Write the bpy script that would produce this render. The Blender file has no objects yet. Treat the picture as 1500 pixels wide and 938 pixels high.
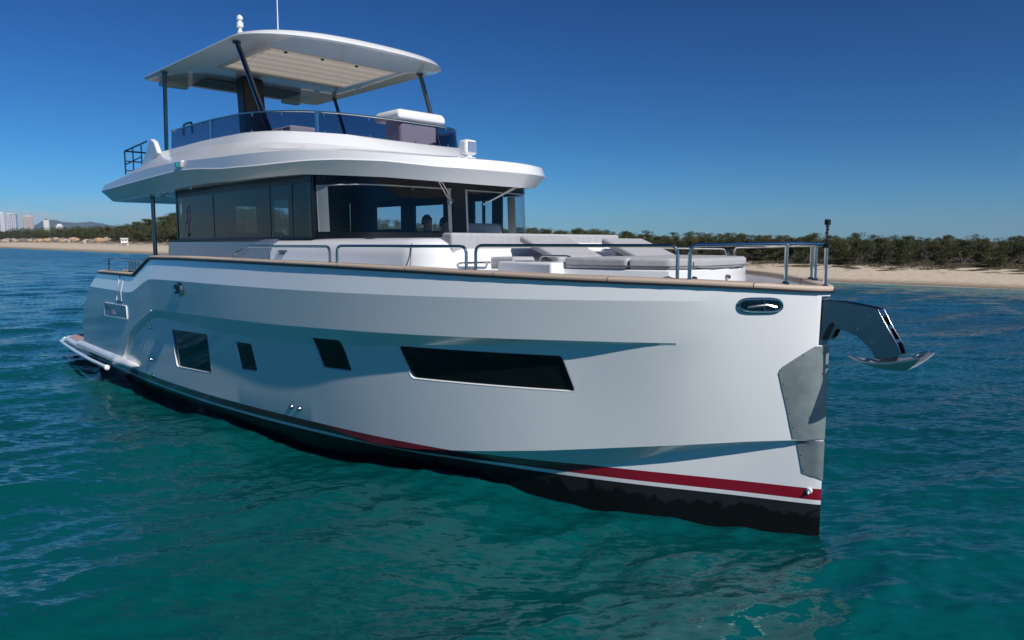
import bpy, bmesh, math, random
import numpy as np
from mathutils import Vector, Matrix
random.seed(7); rng = np.random.default_rng(11)
R = math.radians
scene = bpy.context.scene
COL = scene.collection
# ------------------------------------------------------------------ camera, sky, sun, exposure
cam_d = bpy.data.cameras.new('camera'); cam = bpy.data.objects.new('camera', cam_d); COL.objects.link(cam)
cam.location = (0, 0, 3.1); cam.rotation_euler = (R(90) - math.atan(112 / 1060), 0, 0)
cam_d.sensor_width = 36; cam_d.lens = 36 * 1060 / 1500; cam_d.clip_start = 0.1; cam_d.clip_end = 60000
scene.camera = cam
SUN_EL, SUN_AZ = R(38), R(-49.5)          # azimuth measured from +X, counter-clockwise
W = bpy.data.worlds.new('World'); scene.world = W; W.use_nodes = True
nt = W.node_tree; nt.nodes.clear()
wo = nt.nodes.new('ShaderNodeOutputWorld'); bg = nt.nodes.new('ShaderNodeBackground')
sky = nt.nodes.new('ShaderNodeTexSky'); sky.sky_type = 'NISHITA'; sky.sun_disc = False
sky.sun_elevation = SUN_EL; sky.sun_rotation = R(90) - SUN_AZ
sky.altitude = 300; sky.air_density = 1.0; sky.dust_density = 0.15; sky.ozone_density = 3.0
# low band of thin cloud near the horizon
tc = nt.nodes.new('ShaderNodeTexCoord'); mp = nt.nodes.new('ShaderNodeMapping'); mp.inputs['Scale'].default_value = (3.0, 3.0, 26)
nz = nt.nodes.new('ShaderNodeTexNoise'); nz.inputs['Scale'].default_value = 3.2; nz.inputs['Detail'].default_value = 6; nz.inputs['Roughness'].default_value = .55
sp = nt.nodes.new('ShaderNodeSeparateXYZ')
el = nt.nodes.new('ShaderNodeMapRange'); el.interpolation_type = 'SMOOTHSTEP'
el.inputs['From Min'].default_value = .062; el.inputs['From Max'].default_value = .022; el.inputs['To Min'].default_value = 0; el.inputs['To Max'].default_value = 1
az = nt.nodes.new('ShaderNodeMapRange'); az.interpolation_type = 'SMOOTHSTEP'
az.inputs['From Min'].default_value = -.1; az.inputs['From Max'].default_value = -.42
th = nt.nodes.new('ShaderNodeMapRange'); th.interpolation_type = 'SMOOTHSTEP'
th.inputs['From Min'].default_value = .25; th.inputs['From Max'].default_value = .62; th.inputs['To Max'].default_value = .75
m1 = nt.nodes.new('ShaderNodeMath'); m1.operation = 'MULTIPLY'; m2 = nt.nodes.new('ShaderNodeMath'); m2.operation = 'MULTIPLY'
mixc = nt.nodes.new('ShaderNodeMix'); mixc.data_type = 'RGBA'; mixc.inputs['B'].default_value = (7.6, 8.4, 9.3, 1)
hs = nt.nodes.new('ShaderNodeHueSaturation'); hs.inputs['Saturation'].default_value = 1.0; hs.inputs['Value'].default_value = 1.0
L = nt.links
L.new(tc.outputs['Generated'], mp.inputs['Vector']); L.new(mp.outputs[0], nz.inputs['Vector']); L.new(tc.outputs['Generated'], sp.inputs[0])
L.new(sp.outputs['Z'], el.inputs['Value']); L.new(sp.outputs['X'], az.inputs['Value']); L.new(nz.outputs['Fac'], th.inputs['Value'])
L.new(el.outputs[0], m1.inputs[0]); L.new(az.outputs[0], m1.inputs[1]); L.new(m1.outputs[0], m2.inputs[0]); L.new(th.outputs[0], m2.inputs[1])
sc1 = nt.nodes.new('ShaderNodeVectorMath'); sc1.operation = 'SCALE'; sc1.inputs['Scale'].default_value = 1 / 7.26
gm = nt.nodes.new('ShaderNodeGamma'); gm.inputs['Gamma'].default_value = 1.6
sc2 = nt.nodes.new('ShaderNodeVectorMath'); sc2.operation = 'MULTIPLY'; sc2.inputs[1].default_value = (7.5, 7.8, 8.3)
L.new(sky.outputs[0], sc1.inputs[0]); L.new(sc1.outputs[0], gm.inputs['Color']); L.new(gm.outputs[0], sc2.inputs[0]); tz = nt.nodes.new('ShaderNodeMapRange'); tz.inputs['From Min'].default_value = 0; tz.inputs['From Max'].default_value = .16; tz.interpolation_type = 'SMOOTHSTEP'; L.new(sp.outputs['Z'], tz.inputs['Value'])
tm_ = nt.nodes.new('ShaderNodeMix'); tm_.data_type = 'RGBA'; tm_.inputs['A'].default_value = (.34, .74, 1.20, 1); tm_.inputs['B'].default_value = (.23, .70, 1.0, 1); L.new(tz.outputs[0], tm_.inputs['Factor'])
tt_ = nt.nodes.new('ShaderNodeVectorMath'); tt_.operation = 'MULTIPLY'; L.new(sc2.outputs[0], tt_.inputs[0]); L.new(tm_.outputs['Result'], tt_.inputs[1]); L.new(tt_.outputs[0], hs.inputs['Color']); L.new(hs.outputs[0], mixc.inputs['A']); L.new(m2.outputs[0], mixc.inputs['Factor'])
L.new(mixc.outputs['Result'], bg.inputs['Color']); L.new(bg.outputs[0], wo.inputs[0]); bg.inputs['Strength'].default_value = 0.062
sd = bpy.data.lights.new('sun', 'SUN'); sd.energy = 4.9; sd.angle = R(.53); sd.color = (1, .955, .89)
sun = bpy.data.objects.new('sun', sd); COL.objects.link(sun)
sv = Vector((math.cos(SUN_AZ) * math.cos(SUN_EL), math.sin(SUN_AZ) * math.cos(SUN_EL), math.sin(SUN_EL)))
sun.rotation_euler = sv.to_track_quat('Z', 'Y').to_euler(); sun.location = (0, -20, 40)
vs = scene.view_settings; vs.view_transform = 'Standard'; vs.look = 'None'; vs.exposure = 0.0; vs.gamma = 1; vs.use_curve_mapping = False
scene.cycles.sample_clamp_indirect = .7; scene.cycles.max_bounces = 10; scene.cycles.transparent_max_bounces = 24; scene.cycles.caustics_reflective = False; scene.cycles.caustics_refractive = False

# ------------------------------------------------------------------ material helpers
def mat(name, base, rough=.5, metal=0., coat=0., spec=.5, noise=None, bump=None, sub=None):
    m = bpy.data.materials.new(name); m.use_nodes = True; n = m.node_tree; p = n.nodes['Principled BSDF']
    p.inputs['Base Color'].default_value = (*base, 1); p.inputs['Roughness'].default_value = rough; p.inputs['Metallic'].default_value = metal
    p.inputs['Coat Weight'].default_value = coat; p.inputs['Coat Roughness'].default_value = .04; p.inputs['Specular IOR Level'].default_value = spec
    t = n.nodes.new('ShaderNodeTexCoord')
    if noise:                                # (scale, second colour, contrast)
        x = n.nodes.new('ShaderNodeTexNoise'); x.inputs['Scale'].default_value = noise[0]; x.inputs['Detail'].default_value = 5
        n.links.new(t.outputs['Object'], x.inputs['Vector'])
        mr = n.nodes.new('ShaderNodeMapRange'); mr.inputs['From Min'].default_value = .5 - noise[2]; mr.inputs['From Max'].default_value = .5 + noise[2]
        n.links.new(x.outputs['Fac'], mr.inputs['Value'])
        mx = n.nodes.new('ShaderNodeMix'); mx.data_type = 'RGBA'; mx.inputs['A'].default_value = (*base, 1); mx.inputs['B'].default_value = (*noise[1], 1)
        n.links.new(mr.outputs[0], mx.inputs['Factor']); n.links.new(mx.outputs['Result'], p.inputs['Base Color'])
    if bump:                                 # (scale, distance)
        x = n.nodes.new('ShaderNodeTexNoise'); x.inputs['Scale'].default_value = bump[0]; x.inputs['Detail'].default_value = 4
        n.links.new(t.outputs['Object'], x.inputs['Vector'])
        b = n.nodes.new('ShaderNodeBump'); b.inputs['Distance'].default_value = bump[1]; b.inputs['Strength'].default_value = 1
        n.links.new(x.outputs['Fac'], b.inputs['Height']); n.links.new(b.outputs[0], p.inputs['Normal'])
    return m
def glass(name, tint, ior=1.5, rough=.0, extra=0.):
    m = bpy.data.materials.new(name); m.use_nodes = True; n = m.node_tree; n.nodes.clear()
    o = n.nodes.new('ShaderNodeOutputMaterial'); tr = n.nodes.new('ShaderNodeBsdfTransparent'); gl = n.nodes.new('ShaderNodeBsdfGlossy'); fr = n.nodes.new('ShaderNodeFresnel'); mx = n.nodes.new('ShaderNodeMixShader')
    tr.inputs[0].default_value = (*tint, 1); gl.inputs['Roughness'].default_value = rough; fr.inputs['IOR'].default_value = ior
    gm_ = n.nodes.new('ShaderNodeNewGeometry'); sb_ = n.nodes.new('ShaderNodeMath'); sb_.operation = 'SUBTRACT'; sb_.inputs[0].default_value = 1; n.links.new(gm_.outputs['Backfacing'], sb_.inputs[1])
    ml_ = n.nodes.new('ShaderNodeMath'); ml_.operation = 'MULTIPLY'; n.links.new(fr.outputs[0], ml_.inputs[0]); n.links.new(sb_.outputs[0], ml_.inputs[1]); n.links.new(ml_.outputs[0], mx.inputs[0]); n.links.new(tr.outputs[0], mx.inputs[1]); n.links.new(gl.outputs[0], mx.inputs[2]); n.links.new(mx.outputs[0], o.inputs[0])
    return m
M = {}
M['gel'] = mat('white_gelcoat', (.78, .79, .80), .22, coat=.6, noise=(1.3, (.74, .75, .77), .3))
M['gelmatte'] = mat('white_nonslip_deck', (.66, .66, .67), .6, noise=(6, (.58, .58, .6), .3))
M['silver'] = mat('silver_grey_paint', (.20, .22, .29), .14, metal=.5, coat=.6)
M['teak'] = mat('weathered_teak', (.46, .335, .235), .55, noise=(9, (.33, .235, .165), .25), bump=(60, .0006))
M['steel'] = mat('polished_stainless', (.56, .54, .51), .14, metal=1., noise=(40, (.46, .45, .44), .2))
M['plate'] = mat('scratched_stainless_plate', (.30, .345, .355), .55, metal=.6, noise=(6, (.20, .24, .25), .22), bump=(30, .0006))
M['darksteel'] = mat('dark_stainless', (.13, .15, .17), .16, metal=1.)
M['satin'] = mat('satin_galvanised_steel', (.62, .64, .65), .32, metal=.75)
M['armsteel'] = mat('brushed_arm_steel', (.30, .33, .36), .18, metal=1., noise=(7, (.24, .27, .30), .25))
M['black'] = mat('black_rubber', (.012, .012, .013), .4)
M['blackgloss'] = mat('black_gloss_paint', (.006, .007, .009), .3, spec=.3)
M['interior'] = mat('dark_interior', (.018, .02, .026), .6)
M['interior_grey'] = mat('grey_headliner', (.16, .16, .17), .7)
M['cloth'] = mat('grey_outdoor_cushion_fabric', (.40, .40, .42), .85, noise=(14, (.33, .33, .35), .3), bump=(220, .0006))
M['clothdark'] = mat('dark_grey_cushion_piping', (.14, .14, .16), .8)
M['beige'] = mat('cream_sunroof_fabric', (.62, .56, .47), .85, noise=(5, (.52, .46, .38), .3))
bt = M['beige'].node_tree; bp_ = bt.nodes['Principled BSDF']; tl = bt.nodes.new('ShaderNodeBsdfTranslucent'); tl.inputs[0].default_value = (.62, .56, .46, 1); ms = bt.nodes.new('ShaderNodeMixShader'); ms.inputs[0].default_value = .45
bt.links.new(bp_.outputs[0], ms.inputs[1]); bt.links.new(tl.outputs[0], ms.inputs[2]); bt.links.new(ms.outputs[0], bt.nodes['Material Output'].inputs[0])
M['cream'] = mat('cream_trim', (.68, .64, .57), .5)
M['uph'] = mat('mauve_upholstery', (.62, .62, .70), .8, bump=(150, .0005))
M['pane'] = mat('black_hull_glass', (.006, .007, .008), .05, spec=.45, bump=(2.0, .0015))
M['cabglass'] = glass('tinted_cabin_glass', (.50, .56, .60), 1.5)
M['frontglass'] = glass('front_cabin_glass', (.87, .885, .91), 1.42)
M['flyglass'] = glass('smoked_blue_fly_glass', (.25, .235, .29), 1.42)
M['green'] = mat('green_light_lens', (.0, .28, .2), .1, coat=1)
M['lens'] = mat('clear_light_lens', (.65, .65, .68), .06, metal=.8)
M['logo'] = mat('dark_red_logo_paint', (.5, .09, .13), .4)
M['skin'] = mat('skin', (.40, .24, .17), .5)
M['shirt'] = mat('navy_shirt', (.03, .04, .07), .8)
M['shirtlight'] = mat('grey_shirt', (.16, .18, .22), .8)
M['hair'] = mat('dark_hair', (.02, .015, .012), .7)
M['deckgrey'] = mat('grey_foredeck', (.44, .44, .46), .55, noise=(8, (.38, .38, .40), .3))

def mc_(n, l, ct):
    r = n.nodes.new('ShaderNodeMapRange'); r.inputs['To Min'].default_value = .22; r.inputs['To Max'].default_value = .5; l.new(ct.outputs[0], r.inputs['Value']); return r.outputs[0]
def hull_material():
    m = bpy.data.materials.new('hull_gelcoat_with_boot_stripe'); m.use_nodes = True; n = m.node_tree; p = n.nodes['Principled BSDF']; l = n.links
    t = n.nodes.new('ShaderNodeTexCoord'); s = n.nodes.new('ShaderNodeSeparateXYZ'); l.new(t.outputs['Object'], s.inputs[0])
    cr = n.nodes.new('ShaderNodeValToRGB'); mr = n.nodes.new('ShaderNodeMapRange'); mr.inputs['From Min'].default_value = -1; mr.inputs['From Max'].default_value = 3
    l.new(s.outputs['Z'], mr.inputs['Value']); l.new(mr.outputs[0], cr.inputs[0]); cr.color_ramp.interpolation = 'CONSTANT'
    e = cr.color_ramp.elements
    def pos(z): return (z + 1) / 4
    e[0].position = 0; e[0].color = (.006, .007, .008, 1); e[1].position = pos(.318); e[1].color = (.72, .73, .75, 1)
    for z, c in ((.362, (.24, .003, .018)), (.50, (.79, .80, .81))):
        k = e.new(pos(z)); k.color = (*c, 1)
    # slime and water marks on the antifouling
    nz = n.nodes.new('ShaderNodeTexNoise'); nz.inputs['Scale'].default_value = 5; nz.inputs['Detail'].default_value = 6; l.new(t.outputs['Object'], nz.inputs['Vector'])
    zz = n.nodes.new('ShaderNodeMath'); zz.operation = 'MULTIPLY_ADD'; l.new(nz.outputs['Fac'], zz.inputs[0]); zz.inputs[1].default_value = .5; l.new(s.outputs['Z'], zz.inputs[2])
    st = n.nodes.new('ShaderNodeMapRange'); st.inputs['From Min'].default_value = .44; st.inputs['From Max'].default_value = .47; l.new(zz.outputs[0], st.inputs['Value'])
    be = n.nodes.new('ShaderNodeMath'); be.operation = 'LESS_THAN'; l.new(s.outputs['Z'], be.inputs[0]); be.inputs[1].default_value = .318
    ml = n.nodes.new('ShaderNodeMath'); ml.operation = 'MULTIPLY'; l.new(st.outputs[0], ml.inputs[0]); l.new(be.outputs[0], ml.inputs[1])
    mx = n.nodes.new('ShaderNodeMix'); mx.data_type = 'RGBA'; l.new(ml.outputs[0], mx.inputs['Factor']); l.new(cr.outputs[0], mx.inputs['A']); mx.inputs['B'].default_value = (.017, .020, .023, 1)
    ct = n.nodes.new('ShaderNodeMath'); ct.operation = 'GREATER_THAN'; l.new(s.outputs['Z'], ct.inputs[0]); ct.inputs[1].default_value = .318
    l.new(mx.outputs['Result'], p.inputs['Base Color'])
    b = n.nodes.new('ShaderNodeBump'); b.inputs['Distance'].default_value = .004; b.inputs['Strength'].default_value = .5
    n2 = n.nodes.new('ShaderNodeTexNoise'); n2.inputs['Scale'].default_value = .9; n2.inputs['Detail'].default_value = 2; l.new(t.outputs['Object'], n2.inputs['Vector'])
    l.new(n2.outputs['Fac'], b.inputs['Height']); l.new(b.outputs[0], p.inputs['Coat Normal'])
    p.inputs['Roughness'].default_value = .28; l.new(ct.outputs[0], p.inputs['Coat Weight']); l.new(mc_(n, l, ct), p.inputs['Specular IOR Level']); p.inputs['Coat Roughness'].default_value = .09; p.inputs['Coat IOR'].default_value = 1.55
    return m
M['hull'] = hull_material()

# ------------------------------------------------------------------ mesh helpers
class MB:
    def __init__(s): s.v = []; s.f = []
    def add(s, v, f):
        o = len(s.v); s.v += [tuple(map(float, a)) for a in v]; s.f += [tuple(o + i for i in q) for q in f]; return s
    def box(s, x0, x1, y0, y1, z0, z1):
        v = [(x, y, z) for x in (x0, x1) for y in (y0, y1) for z in (z0, z1)]
        return s.add(v, [(0, 1, 3, 2), (4, 6, 7, 5), (0, 4, 5, 1), (2, 3, 7, 6), (0, 2, 6, 4), (1, 5, 7, 3)])
    def prism(s, pts, axis, a, b):
        """outline pts in the two other axes, extruded along axis from a to b"""
        n = len(pts)
        def mk(p, c): return {0: (c, p[0], p[1]), 1: (p[0], c, p[1]), 2: (p[0], p[1], c)}[axis]
        v = [mk(p, a) for p in pts] + [mk(p, b) for p in pts]
        return s.add(v, [tuple(range(n))[::-1], tuple(range(n, 2 * n))] + [(i, (i + 1) % n, n + (i + 1) % n, n + i) for i in range(n)])
    def loft(s, loops, closed=True, cap0=False, cap1=False):
        n = len(loops[0]); v = [p for l in loops for p in l]; f = []
        for k in range(len(loops) - 1):
            for i in range(n if closed else n - 1):
                j = (i + 1) % n; f.append((k * n + i, k * n + j, (k + 1) * n + j, (k + 1) * n + i))
        if cap0: f.append(tuple(range(n))[::-1])
        if cap1: f.append(tuple((len(loops) - 1) * n + i for i in range(n)))
        return s.add(v, f)
    def tube(s, pts, r, seg=10, closed=False, cap=True, ry=None):
        P = [Vector(p) for p in pts]; n = len(P); loops = []
        up0 = None
        for i in range(n):
            a = P[(i - 1) % n] if (closed or i > 0) else P[i]; b = P[(i + 1) % n] if (closed or i < n - 1) else P[i]
            t = (b - a).normalized()
            if up0 is None: up0 = Vector((0, 0, 1)) if abs(t.z) < .9 else Vector((1, 0, 0))
            u = (up0 - t * up0.dot(t)).normalized(); up0 = u; w = t.cross(u)
            rr = r[i] if isinstance(r, (list, tuple)) else r
            loops.append([tuple(P[i] + u * math.cos(q) * (ry or rr) + w * math.sin(q) * rr) for q in [2 * math.pi * k / seg for k in range(seg)]])
        if closed: loops.append(loops[0])
        return s.loft(loops, True, cap and not closed, cap and not closed)
    def lathe(s, c, prof, seg=20, axis=2):
        loops = []
        for r, h in prof:
            l = []
            for k in range(seg):
                q = 2 * math.pi * k / seg; a, b = r * math.cos(q), r * math.sin(q)
                o = {2: (a, b, h), 1: (b, h, a), 0: (h, a, b)}[axis]
                l.append((c[0] + o[0], c[1] + o[1], c[2] + o[2]))
            loops.append(l)
        return s.loft(loops, True, True, True)
def mesh_from(name, mb, m, sharp=30, smooth=True):
    me = bpy.data.meshes.new(name); me.from_pydata(mb.v, [], mb.f); me.update()
    bm = bmesh.new(); bm.from_mesh(me); bmesh.ops.remove_doubles(bm, verts=bm.verts, dist=1e-5); bmesh.ops.recalc_face_normals(bm, faces=bm.faces); bm.to_mesh(me); bm.free()
    if smooth:
        me.shade_smooth(); me.set_sharp_from_angle(angle=R(sharp))
    if m: me.materials.append(m)
    return me
def obj(name, mb, m, parent=None, sharp=30, bevel=0, smooth=True, seg=2, label=None):
    me = mesh_from(name, mb, m, sharp, smooth); o = bpy.data.objects.new(name, me); COL.objects.link(o)
    if parent is not None: o.parent = parent
    if bevel:
        b = o.modifiers.new('bevel', 'BEVEL'); b.width = bevel; b.segments = seg; b.limit_method = 'ANGLE'; b.angle_limit = R(35)
    if label: o['label'] = label
    return o
def tag(o, label=None, cat=None, group=None, kind=None):
    if label: o['label'] = label
    if cat: o['category'] = cat
    if group: o['group'] = group
    if kind: o['kind'] = kind
    return o
def empty(name, loc, rz=0):
    o = bpy.data.objects.new(name, None); COL.objects.link(o); o.location = loc; o.rotation_euler = (0, 0, rz); o.empty_display_size = .3; return o

# ------------------------------------------------------------------ boat frame
# boat coordinates: x forward (0 at the stem), y to port, z up from the waterline
BX, BY, BROT = 3.293, 7.472, R(-45.4306)
def boat_thing(name, x, y, z, rz=0):
    c, s = math.cos(BROT), math.sin(BROT)
    return empty(name, (BX + c * x - s * y, BY + s * x + c * y, z), BROT + rz)
yacht = boat_thing('motor_yacht', 0, 0, 0)
tag(yacht, 'white motor yacht with flybridge and hardtop, the only boat on the water', 'yacht')

SG = [0, .02, .06, .15, .4, .8, 1.3, 2, 3, 4, 5.5, 7, 9, 12, 15, 18]
_fg = {}
def PI_(s, xs, ys):            # the same curve, faired over about half a metre aft of the stem
    k = (id(xs), id(ys))
    if k not in _fg:
        g = np.arange(0, 18.001, .05); y = np.array([PI0(v, xs, ys) for v in g]); n_ = 30; ker = np.exp(-.5 * (np.arange(-n_, n_ + 1) * .05 / .5) ** 2); ker /= ker.sum()
        pad = np.concatenate([2 * y[0] - y[n_:0:-1], y, 2 * y[-1] - y[-2:-n_ - 2:-1]]); ys_m = np.convolve(pad, ker, 'valid'); w = np.clip((g - .8) / 1.6, 0, 1); w = w * w * (3 - 2 * w)
        _fg[k] = (g, y * (1 - w) + ys_m * w)
    return float(np.interp(s, *_fg[k]))
TAB = dict(
 g=[0, .10, .17, .28, .55, .93, 1.3, 1.68, 2.08, 2.35, 2.6, 2.72, 2.8, 2.8, 2.72, 2.6],
 k1=[0, .08, .15, .27, .54, .925, 1.3, 1.69, 2.095, 2.375, 2.645, 2.775, 2.87, 2.88, 2.80, 2.67],
 k2=[0, .04, .09, .21, .46, .82, 1.17, 1.57, 2.00, 2.30, 2.585, 2.73, 2.825, 2.84, 2.765, 2.635],
 w=[0, .035, .08, .18, .40, .72, 1.04, 1.42, 1.84, 2.14, 2.44, 2.63, 2.755, 2.79, 2.72, 2.60])
CS = [0, .02, .06, .15, .4, .8, 1.3, 2, 3, 4, 4.8, 5.5, 6.2, 7.4, 8.4, 10, 12, 15, 18]
CY_ = [0, .03, .065, .15, .32, .58, .88, 1.22, 1.62, 1.91, 2.08, 2.21, 2.325, 2.49, 2.605, 2.73, 2.77, 2.68, 2.57]
SS = [0, .02, .06, .15, .7, 1.3, 2, 2.8, 3.7, 4.8, 6, 7.4, 8.4, 10, 12, 15, 18]
SY = [0, .02, .04, .085, .34, .64, .99, 1.31, 1.59, 1.90, 2.20, 2.42, 2.53, 2.64, 2.68, 2.60, 2.48]
def I(s, xs, ys): return float(np.interp(s, xs, ys))
_pc = {}
def PI0(s, xs, ys):            # smooth monotone interpolation, so that the sides are fair
    k = (id(xs), id(ys))
    if k not in _pc:
        x = np.array(xs, float); y = np.array(ys, float); h = np.diff(x); d = np.diff(y) / h; m = np.zeros_like(y); m[0] = d[0]; m[-1] = d[-1]
        for i in range(1, len(x) - 1):
            if d[i - 1] * d[i] > 0: w1 = 2 * h[i] + h[i - 1]; w2 = h[i] + 2 * h[i - 1]; m[i] = (w1 + w2) / (w1 / d[i - 1] + w2 / d[i])
        _pc[k] = (x, y, m)
    x, y, m = _pc[k]; s = min(max(s, x[0]), x[-1]); i = min(int(np.searchsorted(x, s, 'right')) - 1, len(x) - 2); h = x[i + 1] - x[i]; t = (s - x[i]) / h
    return float((1 + 2 * t) * (1 - t) ** 2 * y[i] + t * (1 - t) ** 2 * h * m[i] + t * t * (3 - 2 * t) * y[i + 1] + t * t * (t - 1) * h * m[i + 1])
def zg(s): return I(s, [0, .5, 1, 2.3, 4, 5.5, 8, 10, 11.68, 11.78, 12.66, 12.76, 15.4], [2.61, 2.65, 2.68, 2.717, 2.766, 2.795, 2.818, 2.827, 2.818, 2.795, 2.48, 2.455, 2.44])
def zk1(s): return I(s, [0, 1, 3, 5.2, 7, 10, 11.3, 11.6, 11.9, 12.3, 12.6, 12.9, 15.3], [2.515, 2.51, 2.485, 2.467, 2.457, 2.451, 2.44, 2.42, 2.35, 2.22, 2.14, 2.115, 2.11])
def zk2(s): return I(s, [0, 1.1, 2.4, 4.1, 5.3, 6.9, 8.6, 11.51, 12.96, 13.73, 14, 18], [2.07, 2.06, 2.037, 1.995, 1.97, 1.931, 1.907, 1.85, 1.305, .56, .5, .5])
def zw(s): return I(s, [0, 1.15, 2.5, 3.9, 5.8, 7.1, 9.3, 11.2, 11.75, 13.02, 13.8, 14.05, 18], [2.055, 2.035, 1.958, 1.86, 1.70, 1.67, 1.66, 1.72, 1.66, 1.16, .46, .44, .44])
def zc(s): return I(s, [0, .24, .6, 1.2, 1.86, 2.62, 3.5, 4.52, 5.2, 5.7, 6.3, 8, 10, 18], [1.04, 1.027, .988, .902, .801, .678, .549, .42, .38, .42, .49, .507, .51, .51])
def zc2(s): return I(s, [0, .24, .7, 1.3, 2, 2.8, 3.7, 4.5, 5.3, 6.2, 8, 10, 18], [1.035, 1.0, .91, .77, .54, .42, .34, .28, .29, .28, .27, .27, .27])
def levels(s):
    yg, yk1, yk2, yw = [PI_(s, SG, TAB[k]) for k in ('g', 'k1', 'k2', 'w')]
    yc, ys = PI_(s, CS, CY_), PI_(s, SS, SY)
    b_ = min(1, max(0, (s - .9) / 1.6)); b_ = b_ * b_ * (3 - 2 * b_); z1, z9 = zk1(s), zc(s)
    for nm in ('k2', 'w'):
        zz = zk2(s) if nm == 'k2' else zw(s); lin = yk1 + (yc - yk1) * (z1 - zz) / (z1 - z9)
        if nm == 'k2': yk2 = lin + (yk2 - lin) * b_
        else: yw = lin + (yw - lin) * b_
    a = [(zg(s), yg), (zk1(s), yk1)]
    for f in (.33, .66): a.append((zk1(s) + (zk2(s) - zk1(s)) * f, yk1 + (yk2 - yk1) * f))
    a.append((zk2(s), yk2)); a.append((zw(s), yw))
    for f in (.33, .66): a.append((zw(s) + (zc(s) - zw(s)) * f, yw + (yc - yw) * f))
    a.append((zc(s), yc)); c2 = min(ys + .01, yc - .03 * min(1, s / .4)); a.append((zc2(s), c2))
    a.append((min(zc2(s) - .12, .3 if s < 4 else 9), min(c2, ys * .975))); a.append((-.3, ys * .88)); a.append((-.9, .02 * min(1, s)))
    return a
def hy(s, z):
    a = sorted(levels(s)); return float(np.interp(z, [q[0] for q in a], [q[1] for q in a]))
def hp(s, z, off=0.):          # a point on the starboard topside, moved out by off
    y = hy(s, z); dy = (hy(s + .05, z) - hy(max(0, s - .05), z)) / (.05 + min(s, .05)); n = math.hypot(1, dy)
    return (-s + off * dy / n, -y - off / n, z)
def s_end(z): return float(np.interp(z, [0, .9, 1.4, 1.8, 2.1, 2.44], [17.0, 17.0, 16.9, 16.45, 15.95, 15.4]))
ST = sorted(set([0, .02, .06, .1, .15, .22, .3, .4, .5, .65, .8] + [round(1 + .15 * i, 3) for i in range(72)] + [round(11.5 + .06 * i, 3) for i in range(44)] + [14.3, 14.6, 14.9, 15.2]))
ST = [s for s in ST if s <= 15.2]
def half(sign):
    cols = []
    for s in ST: cols.append([(-s, sign * y, z) for z, y in levels(s)])
    for f in (.2, .4, .6, .8, 1.):
        c = []
        for z, y in levels(15.2):
            s = 15.2 + f * (s_end(z) - 15.2); z2, y2 = z, hy(s, z) if False else y - .035 * (s - 15.2)
            c.append((-s, sign * y2, z2))
        cols.append(c)
    return cols
stb, prt = half(-1), half(1)
hb = MB(); hb.loft(stb, False); hb.loft(prt, False)
n_, k_ = len(stb), len(stb[0])
# deck lid just inside the gunwale
def inner(c, s):
    x, y, z = c; q = max(abs(y) - .15, .0)
    return (x - (.18 * max(0, 1 - s / .8)), math.copysign(q, y) if y else 0, z)
dk = []
for cs in (stb, prt):
    r = []
    for i, c in enumerate(cs):
        s = -c[0][0]; p = inner(c[0], s); r.append([c[0], p, (p[0], p[1], p[2] - .14), (p[0], 0, p[2] - .14)])
    hb.loft(r, False)
tr = [c for c in stb[-1]] + [c for c in prt[-1][::-1]]
hb.add(tr, [tuple(range(len(tr)))])
hull = obj('hull', hb, M['hull'], yacht, sharp=9)

# hull windows: pockets cut into the side, with a white lip and dark pane in each
WINS = [((10.83, 10.66, 9.22, 9.23), (1.536, .856, .912, 1.576)), ((8.26, 8.2, 7.68, 7.74), (1.545, 1.095, 1.12, 1.555)),
        ((6.1, 5.99, 5.38, 5.48), (1.80, 1.371, 1.38, 1.81)), ((4.49, 4.33, 2.21, 2.32), (1.813, 1.398, 1.432, 1.846))]
def rounded(poly, r, k=4):
    out = []; n = len(poly)
    for i in range(n):
        p0, p, p1 = Vector(poly[i - 1]), Vector(poly[i]), Vector(poly[(i + 1) % n])
        a = p + (p0 - p).normalized() * r; b = p + (p1 - p).normalized() * r
        for j in range(k + 1):
            t = j / k; out.append(tuple(a * (1 - t) ** 2 + p * 2 * t * (1 - t) + b * t * t))
    return out
def densify(poly, step=.12):
    out = []
    for i, p in enumerate(poly):
        q = poly[(i + 1) % len(poly)]; d = math.dist(p, q); m = max(1, int(d / step))
        for j in range(m): out.append((p[0] + (q[0] - p[0]) * j / m, p[1] + (q[1] - p[1]) * j / m))
    return out
def shrink(poly, d):
    c = Vector((sum(p[0] for p in poly) / len(poly), sum(p[1] for p in poly) / len(poly))); o = []
    w = max(p[0] for p in poly) - min(p[0] for p in poly); h = max(p[1] for p in poly) - min(p[1] for p in poly)
    return [(c.x + (p[0] - c.x) * (1 - 2 * d / w), c.y + (p[1] - c.y) * (1 - 2 * d / h)) for p in poly]
def patch(mb, poly, off, thick=None):
    """fill of a polygon given in (s,z) lying on the side; strips between upper and lower outline"""
    n = len(poly); front = [hp(s, z, off) for s, z in poly]
    c = (sum(p[0] for p in poly) / n, sum(p[1] for p in poly) / n)
    rings = [front]
    for f in (.66, .33): rings.append([hp(c[0] + (s - c[0]) * f, c[1] + (z - c[1]) * f, off) for s, z in poly])
    mb.loft(rings, True); cc = hp(*c, off); mb.add(rings[-1] + [cc], [(i, (i + 1) % n, n) for i in range(n)])
    if thick is not None:
        back = [hp(s, z, off - thick) for s, z in poly]; mb.loft([front, back], True)
cutters = []
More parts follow.
